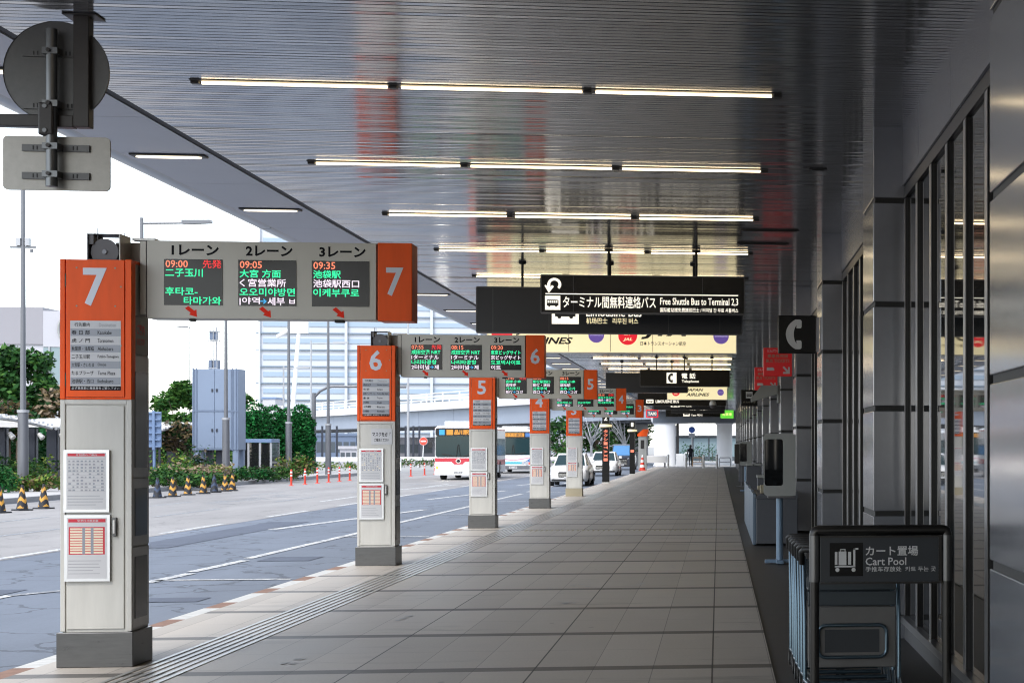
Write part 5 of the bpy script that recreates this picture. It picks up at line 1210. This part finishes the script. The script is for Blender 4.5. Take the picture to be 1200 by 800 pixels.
    for s in (-1, 1): wp.tube([(s * .12, .03, 1.26), (s * .5, .025, 1.34), (s * .85, .03, 1.4)], .02, 'rubber', 6); wp.tube([(s * .1, .03, 1.27), (s * .02, .028, 1.9)], .018, 'rubber', 6)
    wp.build('wiper', root)
    for s in (-1, 1):
        h = MB(); h.cyl((s * .92, .03, .68), (s * .92, .035, .68), .15, 'lamp_lit' if (red and s < 0) or 0 else 'lamp_clear', n=18); h.cyl((s * .66, .03, .68), (s * .66, .035, .68), .10, 'lamp_lit' if red and s < 0 else 'lamp_clear', n=18); h.build('headlight', root)
        h = MB(); h.box(s * 1.09 - .07, s * 1.09 + .07, .02, .035, .60, .74, 'lamp_red' if (not red and s > 0) else 'lantern'); h.build('indicator', root)
        m_ = MB(); m_.tube([(s * (W2 - .05), .2, 2.3), (s * (W2 + .18), .02, 2.25), (s * (W2 + .2), -.02, 2.05)], .02, 'rubber', 6); m_.box(s * (W2 + .2) - .1, s * (W2 + .2) + .1, -.06, .02, 1.72, 2.06, 'rubber'); m_.build('mirror', root, bevel=.01)
        for k in range(6):
            ya = .9 + k * 1.58; v = MB(); x = s * (W2 + .003); v.box(min(x, x + s * .006), max(x, x + s * .006), ya, ya + 1.48, 1.28, 2.25, 'vehicle_glass'); v.build('side_window', root)
    a = MB(); a.box(-.85, .85, .9, 3.6, H + .003, H + .24, 'bus_white'); a.build('roof_unit', root, bevel=.05)
    add_wheels(root, [(W2 + .01, 2.4), (-W2 - .01, 2.4), (W2 + .01, 7.9), (-W2 - .01, 7.9)], .48, .28)
bus('red and white bus coming with its headlights on, beside the no entry sign', (511 - 842) * 96 / 2100 + 1.29, 96, True)
bus('white and blue bus with amber destination display behind the red one', (603 - 842) * 120 / 2100, 120, False)
def sedan(label, X, d, paint, lantern=False, van=False, flip=0.0, name='taxi', cat='car', glass='vehicle_glass'):
    root = thing(name, label, cat, (X, Y_(d, X), RZ + .004), rz=flip)
    L = 4.75 if not van else 4.9; W2 = .89 if not van else .93
    # stations: y, z_low, z_belt, half width
    if not van:
        st = [(0.0, .34, .62, .60), (.06, .25, .72, .76), (.35, .22, .82, .87), (1.05, .20, .92, W2), (1.9, .20, .97, W2), (3.0, .20, .98, W2), (4.1, .22, .98, W2 - .02), (4.6, .28, .92, .82), (L, .36, .82, .68)]
        gh = [(1.18, .93, .80, .93, .72), (1.95, .97, .80, 1.40, .60), (2.35, .98, .80, 1.47, .60), (3.25, .98, .80, 1.46, .59), (3.75, .98, .79, 1.30, .58), (4.2, .97, .77, .98, .68)]
    else:
        st = [(0.0, .34, .80, .70), (.06, .26, .95, .84), (.45, .24, 1.08, W2), (1.2, .22, 1.15, W2), (2.5, .22, 1.15, W2), (4.0, .22, 1.15, W2), (4.8, .26, 1.12, .88), (L, .34, 1.0, .78)]
        gh = [(.75, 1.12, .86, 1.13, .80), (1.45, 1.15, .88, 1.86, .72), (1.9, 1.15, .88, 1.97, .72), (4.3, 1.15, .88, 1.96, .72), (4.75, 1.12, .86, 1.75, .72), (4.85, 1.1, .85, 1.13, .80)]
    g = MB(); rings = []
    for y_, zl, zb, hw_ in st:
        zm = (zl + zb) / 2
        rings.append([(-hw_ + .06, y_, zl), (hw_ - .06, y_, zl), (hw_, y_, zl + .10), (hw_ + .01, y_, zm + .08), (hw_ - .04, y_, zb - .05), (hw_ - .12, y_, zb), (0, y_, zb + .03), (-hw_ + .12, y_, zb), (-hw_ + .04, y_, zb - .05), (-hw_ - .01, y_, zm + .08), (-hw_, y_, zl + .10)])
    n = 11; vs_ = [p for r_ in rings for p in r_]
    g.add(vs_, [(i * n + k, i * n + (k + 1) % n, (i + 1) * n + (k + 1) % n, (i + 1) * n + k) for i in range(len(rings) - 1) for k in range(n)], paint, True); g.add(rings[0], [tuple(reversed(range(n)))], paint); g.add(rings[-1], [tuple(range(n))], paint); g.build('body', root)
    q = MB(); rg = []
    for y_, z0_, h0, z1_, h1 in gh: rg.append([(-h0, y_, z0_), (h0, y_, z0_), (h1, y_, z1_ - .02), (h1 - .1, y_, z1_), (-h1 + .1, y_, z1_), (-h1, y_, z1_ - .02)])
    n = 6; vs_ = [p for r_ in rg for p in r_]; q.add(vs_, [(i * n + k, i * n + (k + 1) % n, (i + 1) * n + (k + 1) % n, (i + 1) * n + k) for i in range(len(rg) - 1) for k in range(n)], glass, False); q.build('glasshouse', root)
    rf = MB(); r0, r1 = (1, 3) if not van else (1, 3)
    pts0 = rg[r0]; 
    for i in range(r0, r1 + (0 if not van else 0)):
        a, b = rg[i], rg[i + 1]
        up = lambda p: (p[0] * 1.01, p[1], p[2] + .012)
        rf.add([up(a[2]), up(a[3]), up(a[4]), up(a[5]), up(b[2]), up(b[3]), up(b[4]), up(b[5])], [(0, 1, 5, 4), (1, 2, 6, 5), (2, 3, 7, 6)], paint, False)
    for s in (2, 5):                                    # pillars
        for i in range(0, len(rg) - 1):
            a, b = Vector(rg[i][s]), Vector(rg[i + 1][s]); rf.cyl(a, b, .035, paint, n=6)
    for i in (2, 3):
        for s in (1, -1): rf.cyl((s * gh[i][2], gh[i][0], gh[i][1]), (s * (gh[i][4] + .005), gh[i][0], gh[i][3] - .02), .03, paint, n=6)
    rf.build('roof', root)
    gr = MB(); zb = st[1][2]
    gr.prism(rrect(-.42, .42, .40, zb - .06, .05), 'y', -.012, .04, 'screen_black')
    for i in range(4): gr.box(-.40, .40, -.02, -.013, .43 + i * (zb - .55) / 4, .445 + i * (zb - .55) / 4, 'chrome')
    gr.build('grille', root); pl = MB(); pl.box(-.17, .17, -.03, -.0215, .32, .44, 'paper'); pl.text('300', -.08, .08, .40, .43, -.0315, 'ink'); pl.text('52-81', -.14, .14, .335, .385, -.0315, 'ink'); pl.build('number_plate', root)
    for s in (-1, 1):
        h = MB(); zc_ = zb - .10
        h.add([(s * .44, -.005, zc_ - .05), (s * .74, .06, zc_ - .04), (s * .86, .30, zc_ + .06), (s * .80, .24, zc_ + .13), (s * .46, .02, zc_ + .06)], [(0, 1, 2, 3, 4) if s > 0 else (4, 3, 2, 1, 0)], 'lamp_clear'); h.build('headlight', root)
        m_ = MB(); zz_ = gh[0][1] + .12; m_.box(s * (W2 + .1) - .09, s * (W2 + .1) + .09, 1.5 if not van else 1.1, 1.62 if not van else 1.25, zz_, zz_ + .15, paint); m_.build('mirror', root, bevel=.03)
    bm = MB(); bm.box(-.72, .72, .0, .06, .24, .33, 'rubber'); bm.build('lower_grille', root, bevel=.01)
    add_wheels(root, [(W2 + .012, .95), (-W2 - .012, .95), (W2 + .012, 3.75), (-W2 - .012, 3.75)], .325, .2)
    if lantern: l_ = MB(); l_.lathe([(.17, 1.485), (.17, 1.56), (.10, 1.63), (0, 1.64)], 'lantern', (0, 2.45), n=16); l_.build('roof_lantern', root)
sedan('nearest white taxi by the kerb, partly behind a pillar', -6.75, 80.8, 'car_white')
sedan('second white taxi with a roof lantern, left of taxi stand pillar numbered 2', -7.0, 109, 'car_white', lantern=True)
sedan('dark van with a blue windscreen between the taxi stand pillars', -7.4, 138, 'car_dark', van=True, name='dark_van', cat='van', glass='windscreen_blue')

# ------------------------------------------------------------------ far end of the pavement
d = 124; X = (753.5 - 842) * d / 2100
root = thing('ticket_machine', 'grey machine with an orange slanted hood near the far end of the kerb', 'machine', (X, Y_(d, X), 0))
g = MB(); g.box(-.28, .28, 0, .5, 0, 2.35, 'kiosk_grey'); g.box(-.12, .12, -.02, -.001, 1.5, 2.1, 'screen_black'); g.build('body', root, bevel=.02)
g = MB(); g.prism([(-.34, 2.36), (.30, 2.36), (.42, 2.72), (.42, 2.85), (.05, 2.85), (-.34, 2.5)], 'y', -.05, .55, 'orange_paint'); g.build('hood', root, bevel=.02)
root = thing('red_cone', 'red and white striped cone in front of the orange hooded machine', 'traffic cone', (X + .05, Y_(d, X) - 1.2, 0))
g = MB(); g.box(-.24, .24, -.24, .24, 0, .06, 'post_red'); g.build('base', root, bevel=.02)
g = MB()
for i in range(6): g.cyl((0, 0, .061 + i * .17), (0, 0, .061 + (i + 1) * .17), .20 - i * .026, 'post_red' if i % 2 == 0 else 'reflector', .20 - (i + 1) * .026, n=18, caps=(i == 5))
g.build('body', root)
def round_column(label, px0, px1, d):
    r = (px1 - px0) * d / 4200; X = ((px0 + px1) / 2 - 842) * d / 2100
    root = thing('concrete_column', label, 'column', (X, Y_(d, X), -.05), group='round concrete columns at the far end')
    g = MB(); g.lathe([(r + .06, 0), (r + .06, .12), (r, .16), (r, 3.6), (r + .0, 3.9)], 'concrete_pale', n=40); g.build('shaft', root)
    g = MB(); g.lathe([(r + .02, 3.62), (r + .25, 3.9), (r + .25, 4.3)], 'concrete_pale', n=40); g.build('capital', root)
round_column('left round pale concrete column at the far end of the pavement', 767, 792, 156)
round_column('right round pale concrete column at the far end, next to the wall', 840, 858, 160)
for i, px in enumerate((783.5, 804, 824.5, 840)):
    d = 138 - i * .5; X = (px - 842) * d / 2100
    root = thing('bollard', f'{ORD[i]} dark bollard from the left, across the far end of the pavement', 'bollard', (X, Y_(d, X), 0), group='dark bollards across the far end')
    g = MB(); g.cyl((0, 0, 0), (0, 0, .98), .085, 'dark_steel', n=16); g.lathe([(.085, .98), (.06, 1.03), (0, 1.04)], 'dark_steel', n=16); g.build('body', root)
    g = MB(); g.cyl((0, 0, .80), (0, 0, .92), .088, 'aluminium', n=16, caps=False); g.build('band', root)
d = 142; X0 = (752 - 842) * d / 2100; X1 = (782 - 842) * d / 2100
root = thing('white_barrier', 'long low white barrier left of the bollards', 'barrier', (X0, Y_(d, X0), 0))
g = MB(); g.box(0, X1 - X0, 0, .3, .35, .92, 'pure_white'); g.build('panel', root, bevel=.03); g = MB(); g.box(.1, .25, .05, .25, -.02, .345, 'pole_grey'); g.box(X1 - X0 - .25, X1 - X0 - .1, .05, .25, -.02, .345, 'pole_grey'); g.build('leg', root)
d = 150; X = (800 - 842) * d / 2100
root = thing('white_gate', 'white panel gate beside the left round column', 'gate', (X, Y_(d, X), 0))
g = MB(); g.box(-.52, .1, 0, .12, 0, 1.05, 'pure_white'); g.build('panel', root, bevel=.02); g = MB(); g.tube([(.18, 0, 0), (.18, 0, 1.0), (.24, 0, 1.12), (.5, 0, 1.12), (.56, 0, 1.0), (.56, 0, 0)], .06, 'pure_white', 8); g.build('hoop', root)
for i, (px0, px1, m, lab) in enumerate(((812, 823, 'wood_brown', 'brown hooped rail right of the person at the far end'), (843, 856, 'pole_grey', 'grey hooped rail in front of the right round column'))):
    d = 150; xa = (px0 - 842) * d / 2100; xb = (px1 - 842) * d / 2100; xm = (xa + xb) / 2; h_ = (xb - xa) / 2
    root = thing('hoop_rail', lab, 'railing', (xm, Y_(d, xm), 0)); g = MB(); g.tube([(-h_, 0, 0), (-h_, 0, .62), (-h_ + .06, 0, .72), (h_ - .06, 0, .72), (h_, 0, .62), (h_, 0, 0)], .04, m, 8); g.build('hoop', root); g = MB(); g.cyl((-h_, 0, .35), (h_, 0, .35), .03, m, n=8); g.build('bar', root)
d = 165; X = (811 - 842) * d / 2100
root = thing('blue_sign', 'blue round sign on a thin pole seen between the round columns', 'traffic sign', (X, Y_(d, X), 0))
g = MB(); g.cyl((0, 0, 0), (0, 0, 3.5), .04, 'pole_pale', n=8); g.build('pole', root); g = MB(); g.cyl((0, -.07, 3.2), (0, -.045, 3.2), .3, 'sign_blue', n=24); g.box(-.28, .28, -.07, -.045, 2.5, 2.85, 'paper_grey'); g.build('plate', root)
d = 165; X = (794.5 - 842) * d / 2100
root = thing('black_post', 'tall black post beside the left round column', 'post', (X, Y_(d, X), 0)); g = MB(); g.box(-.12, .12, 0, .24, 0, 4.0, 'black_post'); g.build('shaft', root); g = MB(); g.box(-.25, -.125, .02, .2, 2.6, 3.6, 'pole_pale'); g.build('side_plate', root)
root = thing('far_shelter_wall', 'dark glazed wall of a low shelter beyond the round columns', 'building', (-3, 205, 0))
g = MB(); g.box(-2.0, 6.5, 0, .3, 0, 2.9, 'backdrop_wall'); g.box(-2.5, 7.0, -.6, .8, 2.9, 3.5, 'pure_white'); g.build('wall', root)
for x in (-1.6, .2, 2.0, 3.8): g = MB(); g.box(x, x + 1.6, -.02, -.001, .5, 2.6, 'mall_glass'); g.build('window', root)
# person walking
d = 146; X = (809.5 - 842) * d / 2100
root = thing('person', 'person in dark clothes standing between the round columns at the far end', 'person', (X, Y_(d, X), 0), rz=R(20))
def skin_body(name, verts, edges, radii, m, parent, root_i=0):
    me = bpy.data.meshes.new(name); me.from_pydata(verts, edges, []); me.materials.append(M[m]); o = bpy.data.objects.new(name, me); COL.objects.link(o); o.parent = parent
    md = o.modifiers.new('skin', 'SKIN'); md.use_smooth_shade = True
    for i, r in enumerate(radii): me.skin_vertices[0].data[i].radius = (r, r * .85)
    me.skin_vertices[0].data[root_i].use_root = True
    sb = o.modifiers.new('sub', 'SUBSURF'); sb.levels = 1; sb.render_levels = 1
    dg = bpy.context.evaluated_depsgraph_get(); dg.update(); m2 = bpy.data.meshes.new_from_object(o.evaluated_get(dg)); o.modifiers.clear(); o.data = m2
    return o
vv = [(0, 0, .95), (0, 0, 1.15), (0, .01, 1.38), (0, 0, 1.50), (0, -.01, 1.62), (0, -.01, 1.72), (.10, 0, .90), (.12, .05, .50), (.13, .12, .09), (.13, .0, .04), (-.10, 0, .90), (-.12, -.06, .50), (-.12, -.12, .09), (-.12, -.24, .04),
      (.20, .01, 1.40), (.25, .05, 1.14), (.24, -.04, .90), (.24, -.08, .80), (-.20, .01, 1.40), (-.26, -.02, 1.14), (-.24, -.10, .90), (-.24, -.14, .80)]
ee = [(0, 1), (1, 2), (2, 3), (3, 4), (4, 5), (0, 6), (6, 7), (7, 8), (8, 9), (0, 10), (10, 11), (11, 12), (12, 13), (2, 14), (14, 15), (15, 16), (16, 17), (2, 18), (18, 19), (19, 20), (20, 21)]
rr = [.15, .145, .15, .06, .095, .08, .10, .07, .05, .045, .10, .07, .05, .045, .07, .05, .04, .035, .07, .05, .04, .035]
skin_body('body', vv, ee, rr, 'dark_cloth', root)
g = MB(); g.lathe([(.0, 1.80), (.07, 1.785), (.105, 1.72), (.10, 1.62), (.07, 1.58)], 'hair', (0, .012), n=14); g.build('hair', root)

# ------------------------------------------------------------------ flyover, buildings, far things
root = thing('road_bridge', 'pale flyover with grey girder and white railing crossing behind the road', 'bridge', (0, 132, 0))
A, B = Vector((-125, 290, 0)), Vector((16, -4, 0)); dv = (B - A); Lb = dv.length; dv.normalize(); nv = Vector((-dv.y, dv.x, 0))
def bslab(g, t0, t1, n0, n1, z0, z1, m):
    p = [A + dv * t + nv * n_ for t, n_ in ((t0, n0), (t1, n0), (t1, n1), (t0, n1))]
    g.add([(q.x, q.y, z0) for q in p] + [(q.x, q.y, z1) for q in p], [(3, 2, 1, 0), (4, 5, 6, 7), (0, 1, 5, 4), (1, 2, 6, 5), (2, 3, 7, 6), (3, 0, 4, 7)], m)
g = MB(); tt = 0
while tt < Lb: bslab(g, tt + .04, min(tt + 14, Lb), -4, 4, 4.15, 6.1, 'girder'); tt += 14.05
bslab(g, 0, Lb, -3.6, 3.6, 3.9, 4.149, 'post_navy'); g.build('girder', root)
g = MB(); bslab(g, 0, Lb, -4.6, -4.3, 6.103, 6.95, 'concrete_pale'); bslab(g, 0, Lb, 4.3, 4.6, 6.103, 6.95, 'concrete_pale'); bslab(g, 0, Lb, -4.3, 4.3, 6.103, 6.3, 'concrete'); g.build('parapet', root)
g = MB(); tt = 1.0
while tt < Lb:
    for n_ in (-4.5, 4.4): bslab(g, tt, tt + .12, n_, n_ + .12, 6.952, 8.2, 'pure_white')
    tt += 6.5
for z_ in (7.3, 7.7, 8.1):
    for n_ in (-4.5, 4.4): bslab(g, 0, Lb, n_ + .122, n_ + .18, z_, z_ + .09, 'pure_white')
g.build('railing', root)
for t_ in (35, 80, 128, 175, 222, 268):
    g = MB(); bslab(g, t_, t_ + 1.6, -1.6, 1.6, -.3, 3.89, 'concrete'); g.build('pier', root)
# things below the flyover
def block(name, label, cat, px0, px1, d, z0, z1, dep, wallm, rows=0, winm='mall_glass', cols=8, roofm=None, rz=0.0):
    xa, xb = (px0 - 842) * d / 2100, (px1 - 842) * d / 2100; xm = (xa + xb) / 2; h_ = (xb - xa) / 2
    root = thing(name, label, cat, (xm, Y_(d, xm), -.3), rz=rz)
    g = MB(); g.box(-h_, h_, 0, dep, 0, z1 + .3, wallm); g.build('wall', root)
    g = MB(); g.box(-h_ - .15, h_ + .15, -.15, dep + .15, z1 + .303, z1 + .6, roofm or wallm); g.build('roof', root)
    for r_ in range(rows):
        a = .3 + z0 + (z1 - z0) * (r_ + .3) / rows; b = a + (z1 - z0) / rows * .45
        for c_ in range(cols):
            x = -h_ + 2 * h_ * (c_ + .12) / cols; w_ = MB(); w_.box(x, x + 2 * h_ * .76 / cols, -.03, -.001, a, b, winm); w_.build('window', root)
    return root
def guard_rail(label, px0, px1, d, h=.8):
    xa, xb = (px0 - 842) * d / 2100, (px1 - 842) * d / 2100
    root = thing('guard_rail', label, 'guard rail', (xa, Y_(d, xa), RZ)); L = xb - xa
    g = MB(); g.box(0, L, -.04, .04, h - .3, h, 'pure_white'); g.build('beam', root, bevel=.02)
    n = max(2, int(L / 2.2)); g = MB()
    for i in range(n + 1): g.cyl((L * i / n, .08, 0), (L * i / n, .08, h), .05, 'pure_white', n=8)
    g.build('post', root)
guard_rail('white guard rail behind the grass strip, left of the second pillar', 372, 470, 134, 1.0)
guard_rail('white guard rail left of the no entry sign', 472, 512, 156, .9)
guard_rail('white guard rail beyond the blue and white bus', 640, 700, 160, .9)
block('low_white_building', 'low white building under the flyover by the gantry', 'building', 402, 440, 182, 0, 1.4, 6, 'mall_pale', 1, 'backdrop_wall', 6)
block('low_grey_building', 'long low grey building under the flyover behind the buses', 'building', 440, 640, 240, 0, 2.6, 8, 'mall_panel', 1, 'backdrop_wall', 14)
block('low_dark_building', 'low dark shed under the flyover between conifers and second pillar', 'building', 374, 420, 230, 0, 3.0, 8, 'cabinet_edge', 1, 'backdrop_wall', 6)
block('pale_station_building', 'pale station building behind the taxis', 'building', 640, 716, 260, 0, 5.0, 9, 'mall_pale', 2, 'mall_glass', 8)
# fence of dark posts under the flyover
for i, px in enumerate((381, 389, 398, 478, 487, 494)):
    d = 205; X = (px - 842) * d / 2100
    r_ = thing('steel_post', f'{ORD[i]} thin dark steel post from the left, standing under the flyover', 'post', (X, Y_(d, X), -.3), group='thin steel posts under the flyover'); g = MB(); g.box(-.1, .1, -.1, .1, 0, 4.3, 'post_navy'); g.build('shaft', r_); g = MB(); g.box(-.25, .25, -.25, .25, 0, .3, 'concrete'); g.build('base', r_)
# pale shopping building at the left
d = 150; xr = (56 - 842) * d / 2100
root = thing('corner_building', 'grey and pale three storey building with a glazed corner at the far left', 'building', (xr, Y_(d, xr), 0))
g = MB(); g.box(-40, 0, 0, 20, 10.2, 13.3, 'mall_panel'); g.box(-40, 0, .15, 20, -.3, 10.19, 'mall_pale'); g.box(-40, -.0, -.05, .149, 8.6, 8.75, 'pole_grey')
vs2 = [(0.01, 0), (1.4, .2), (2.6, .9), (3.4, 2.0), (3.6, 3.4), (3.6, 14), (0.01, 14)]
g.prism(vs2, 'z', 10.0, 13.0, 'mall_pale'); g.prism(vs2, 'z', -.3, 5.4, 'mall_pale'); g.build('wall', root)
g = MB(); g.prism([(p[0] * .97, p[1] + .06) for p in vs2], 'z', 5.41, 9.99, 'mall_glass'); cg = g.build('corner_glazing', root)
g = MB()
for x, y_ in ((.5, .02), (1.5, .2), (2.5, .82), (3.3, 1.9), (3.52, 3.0)): g.box(x - .05, x + .05, y_ - .05, y_ + .1, 5.41, 9.99, 'pole_pale')
g.build('mullion', cg)
for i in range(8):
    x = -2.2 - i * 4.6
    for a, b in ((6.9, 9.9), (1.5, 4.4)):
        f = MB(); f.box(x - 3.9, x, .10, .149, a, b, 'pole_pale'); wf = f.build('window', root); q = MB(); q.box(x - 3.75, x - 2.05, .09, .099, a + .12, b - .12, 'mall_glass'); q.box(x - 1.9, x - .15, .09, .099, a + .12, b - .12, 'mall_glass'); q.build('pane', wf)
g = MB(); pts = [(1.75 + .55 * math.cos(R(60 + i * 24)), -.02 + .0 * i, 11.5 + .95 * math.sin(R(60 + i * 24))) for i in range(11)]; g.tube([(p[0], .05 - .0, p[2]) for p in pts], .09, 'kiosk_grey', 8); g.build('wall_letter', root)
# glass tower
d = 400; xl = (309 - 842) * d / 2100; xr = (655 - 842) * d / 2100
root = thing('glass_tower', 'tall pale blue and white banded tower standing behind the flyover', 'building', (xl, Y_(d, xl), 0))
W_ = xr - xl; FH = 3.73; NF = 12; Z0 = 4.2
g = MB(); g.box(0, W_, 0, 24, -.3, Z0 + NF * FH + 1.5, 'tower_white'); g.build('wall', root)
for i in range(NF):
    z = Z0 + i * FH
    g = MB(); g.box(.6, W_ - .4, -.18, -.001, z + 1.9, z + 2.95, 'tower_glass'); g.build('window', root)
    g = MB(); g.box(-.9, W_ + .3, -.45, -.001, z + .25, z + .52, 'tower_line'); g.build('floor_band', root)
for px in (407, 505, 560):
    x = (px - 842) * d / 2100 - xl; g = MB(); g.box(x - .3, x + .3, -.8, -.46, 0, Z0 + NF * FH, 'tower_white'); g.build('fin', root)
g = MB(); g.box(-.3, .1, -.5, .5, 0, Z0 + NF * FH + 1.5, 'tower_white'); g.build('corner_post', root)
# crane mast among the lamp posts
d = 330; X = (348 - 842) * d / 2100
root = thing('flood_mast', 'white slanted crane mast before the glass tower', 'mast', (X, Y_(d, X), 0))
g = MB(); g.cyl((-.9, 0, 0), (.9, 0, 23), .45, 'pure_white', .35, n=8); g.build('mast', root); g = MB(); g.box(-.8, 2.6, -.5, .5, 22.5, 25, 'pure_white'); g.cyl((-3, 0, 21.8), (0, 0, 23.6), .35, 'pure_white', n=8); g.build('head', root)
block('distant_roof', 'distant dark blue roofed hut on the flyover skyline', 'building', 312, 326, 300, 0, 9.6, 6, 'mall_pale', 1, 'mall_glass', 3, roofm='blue_metal')
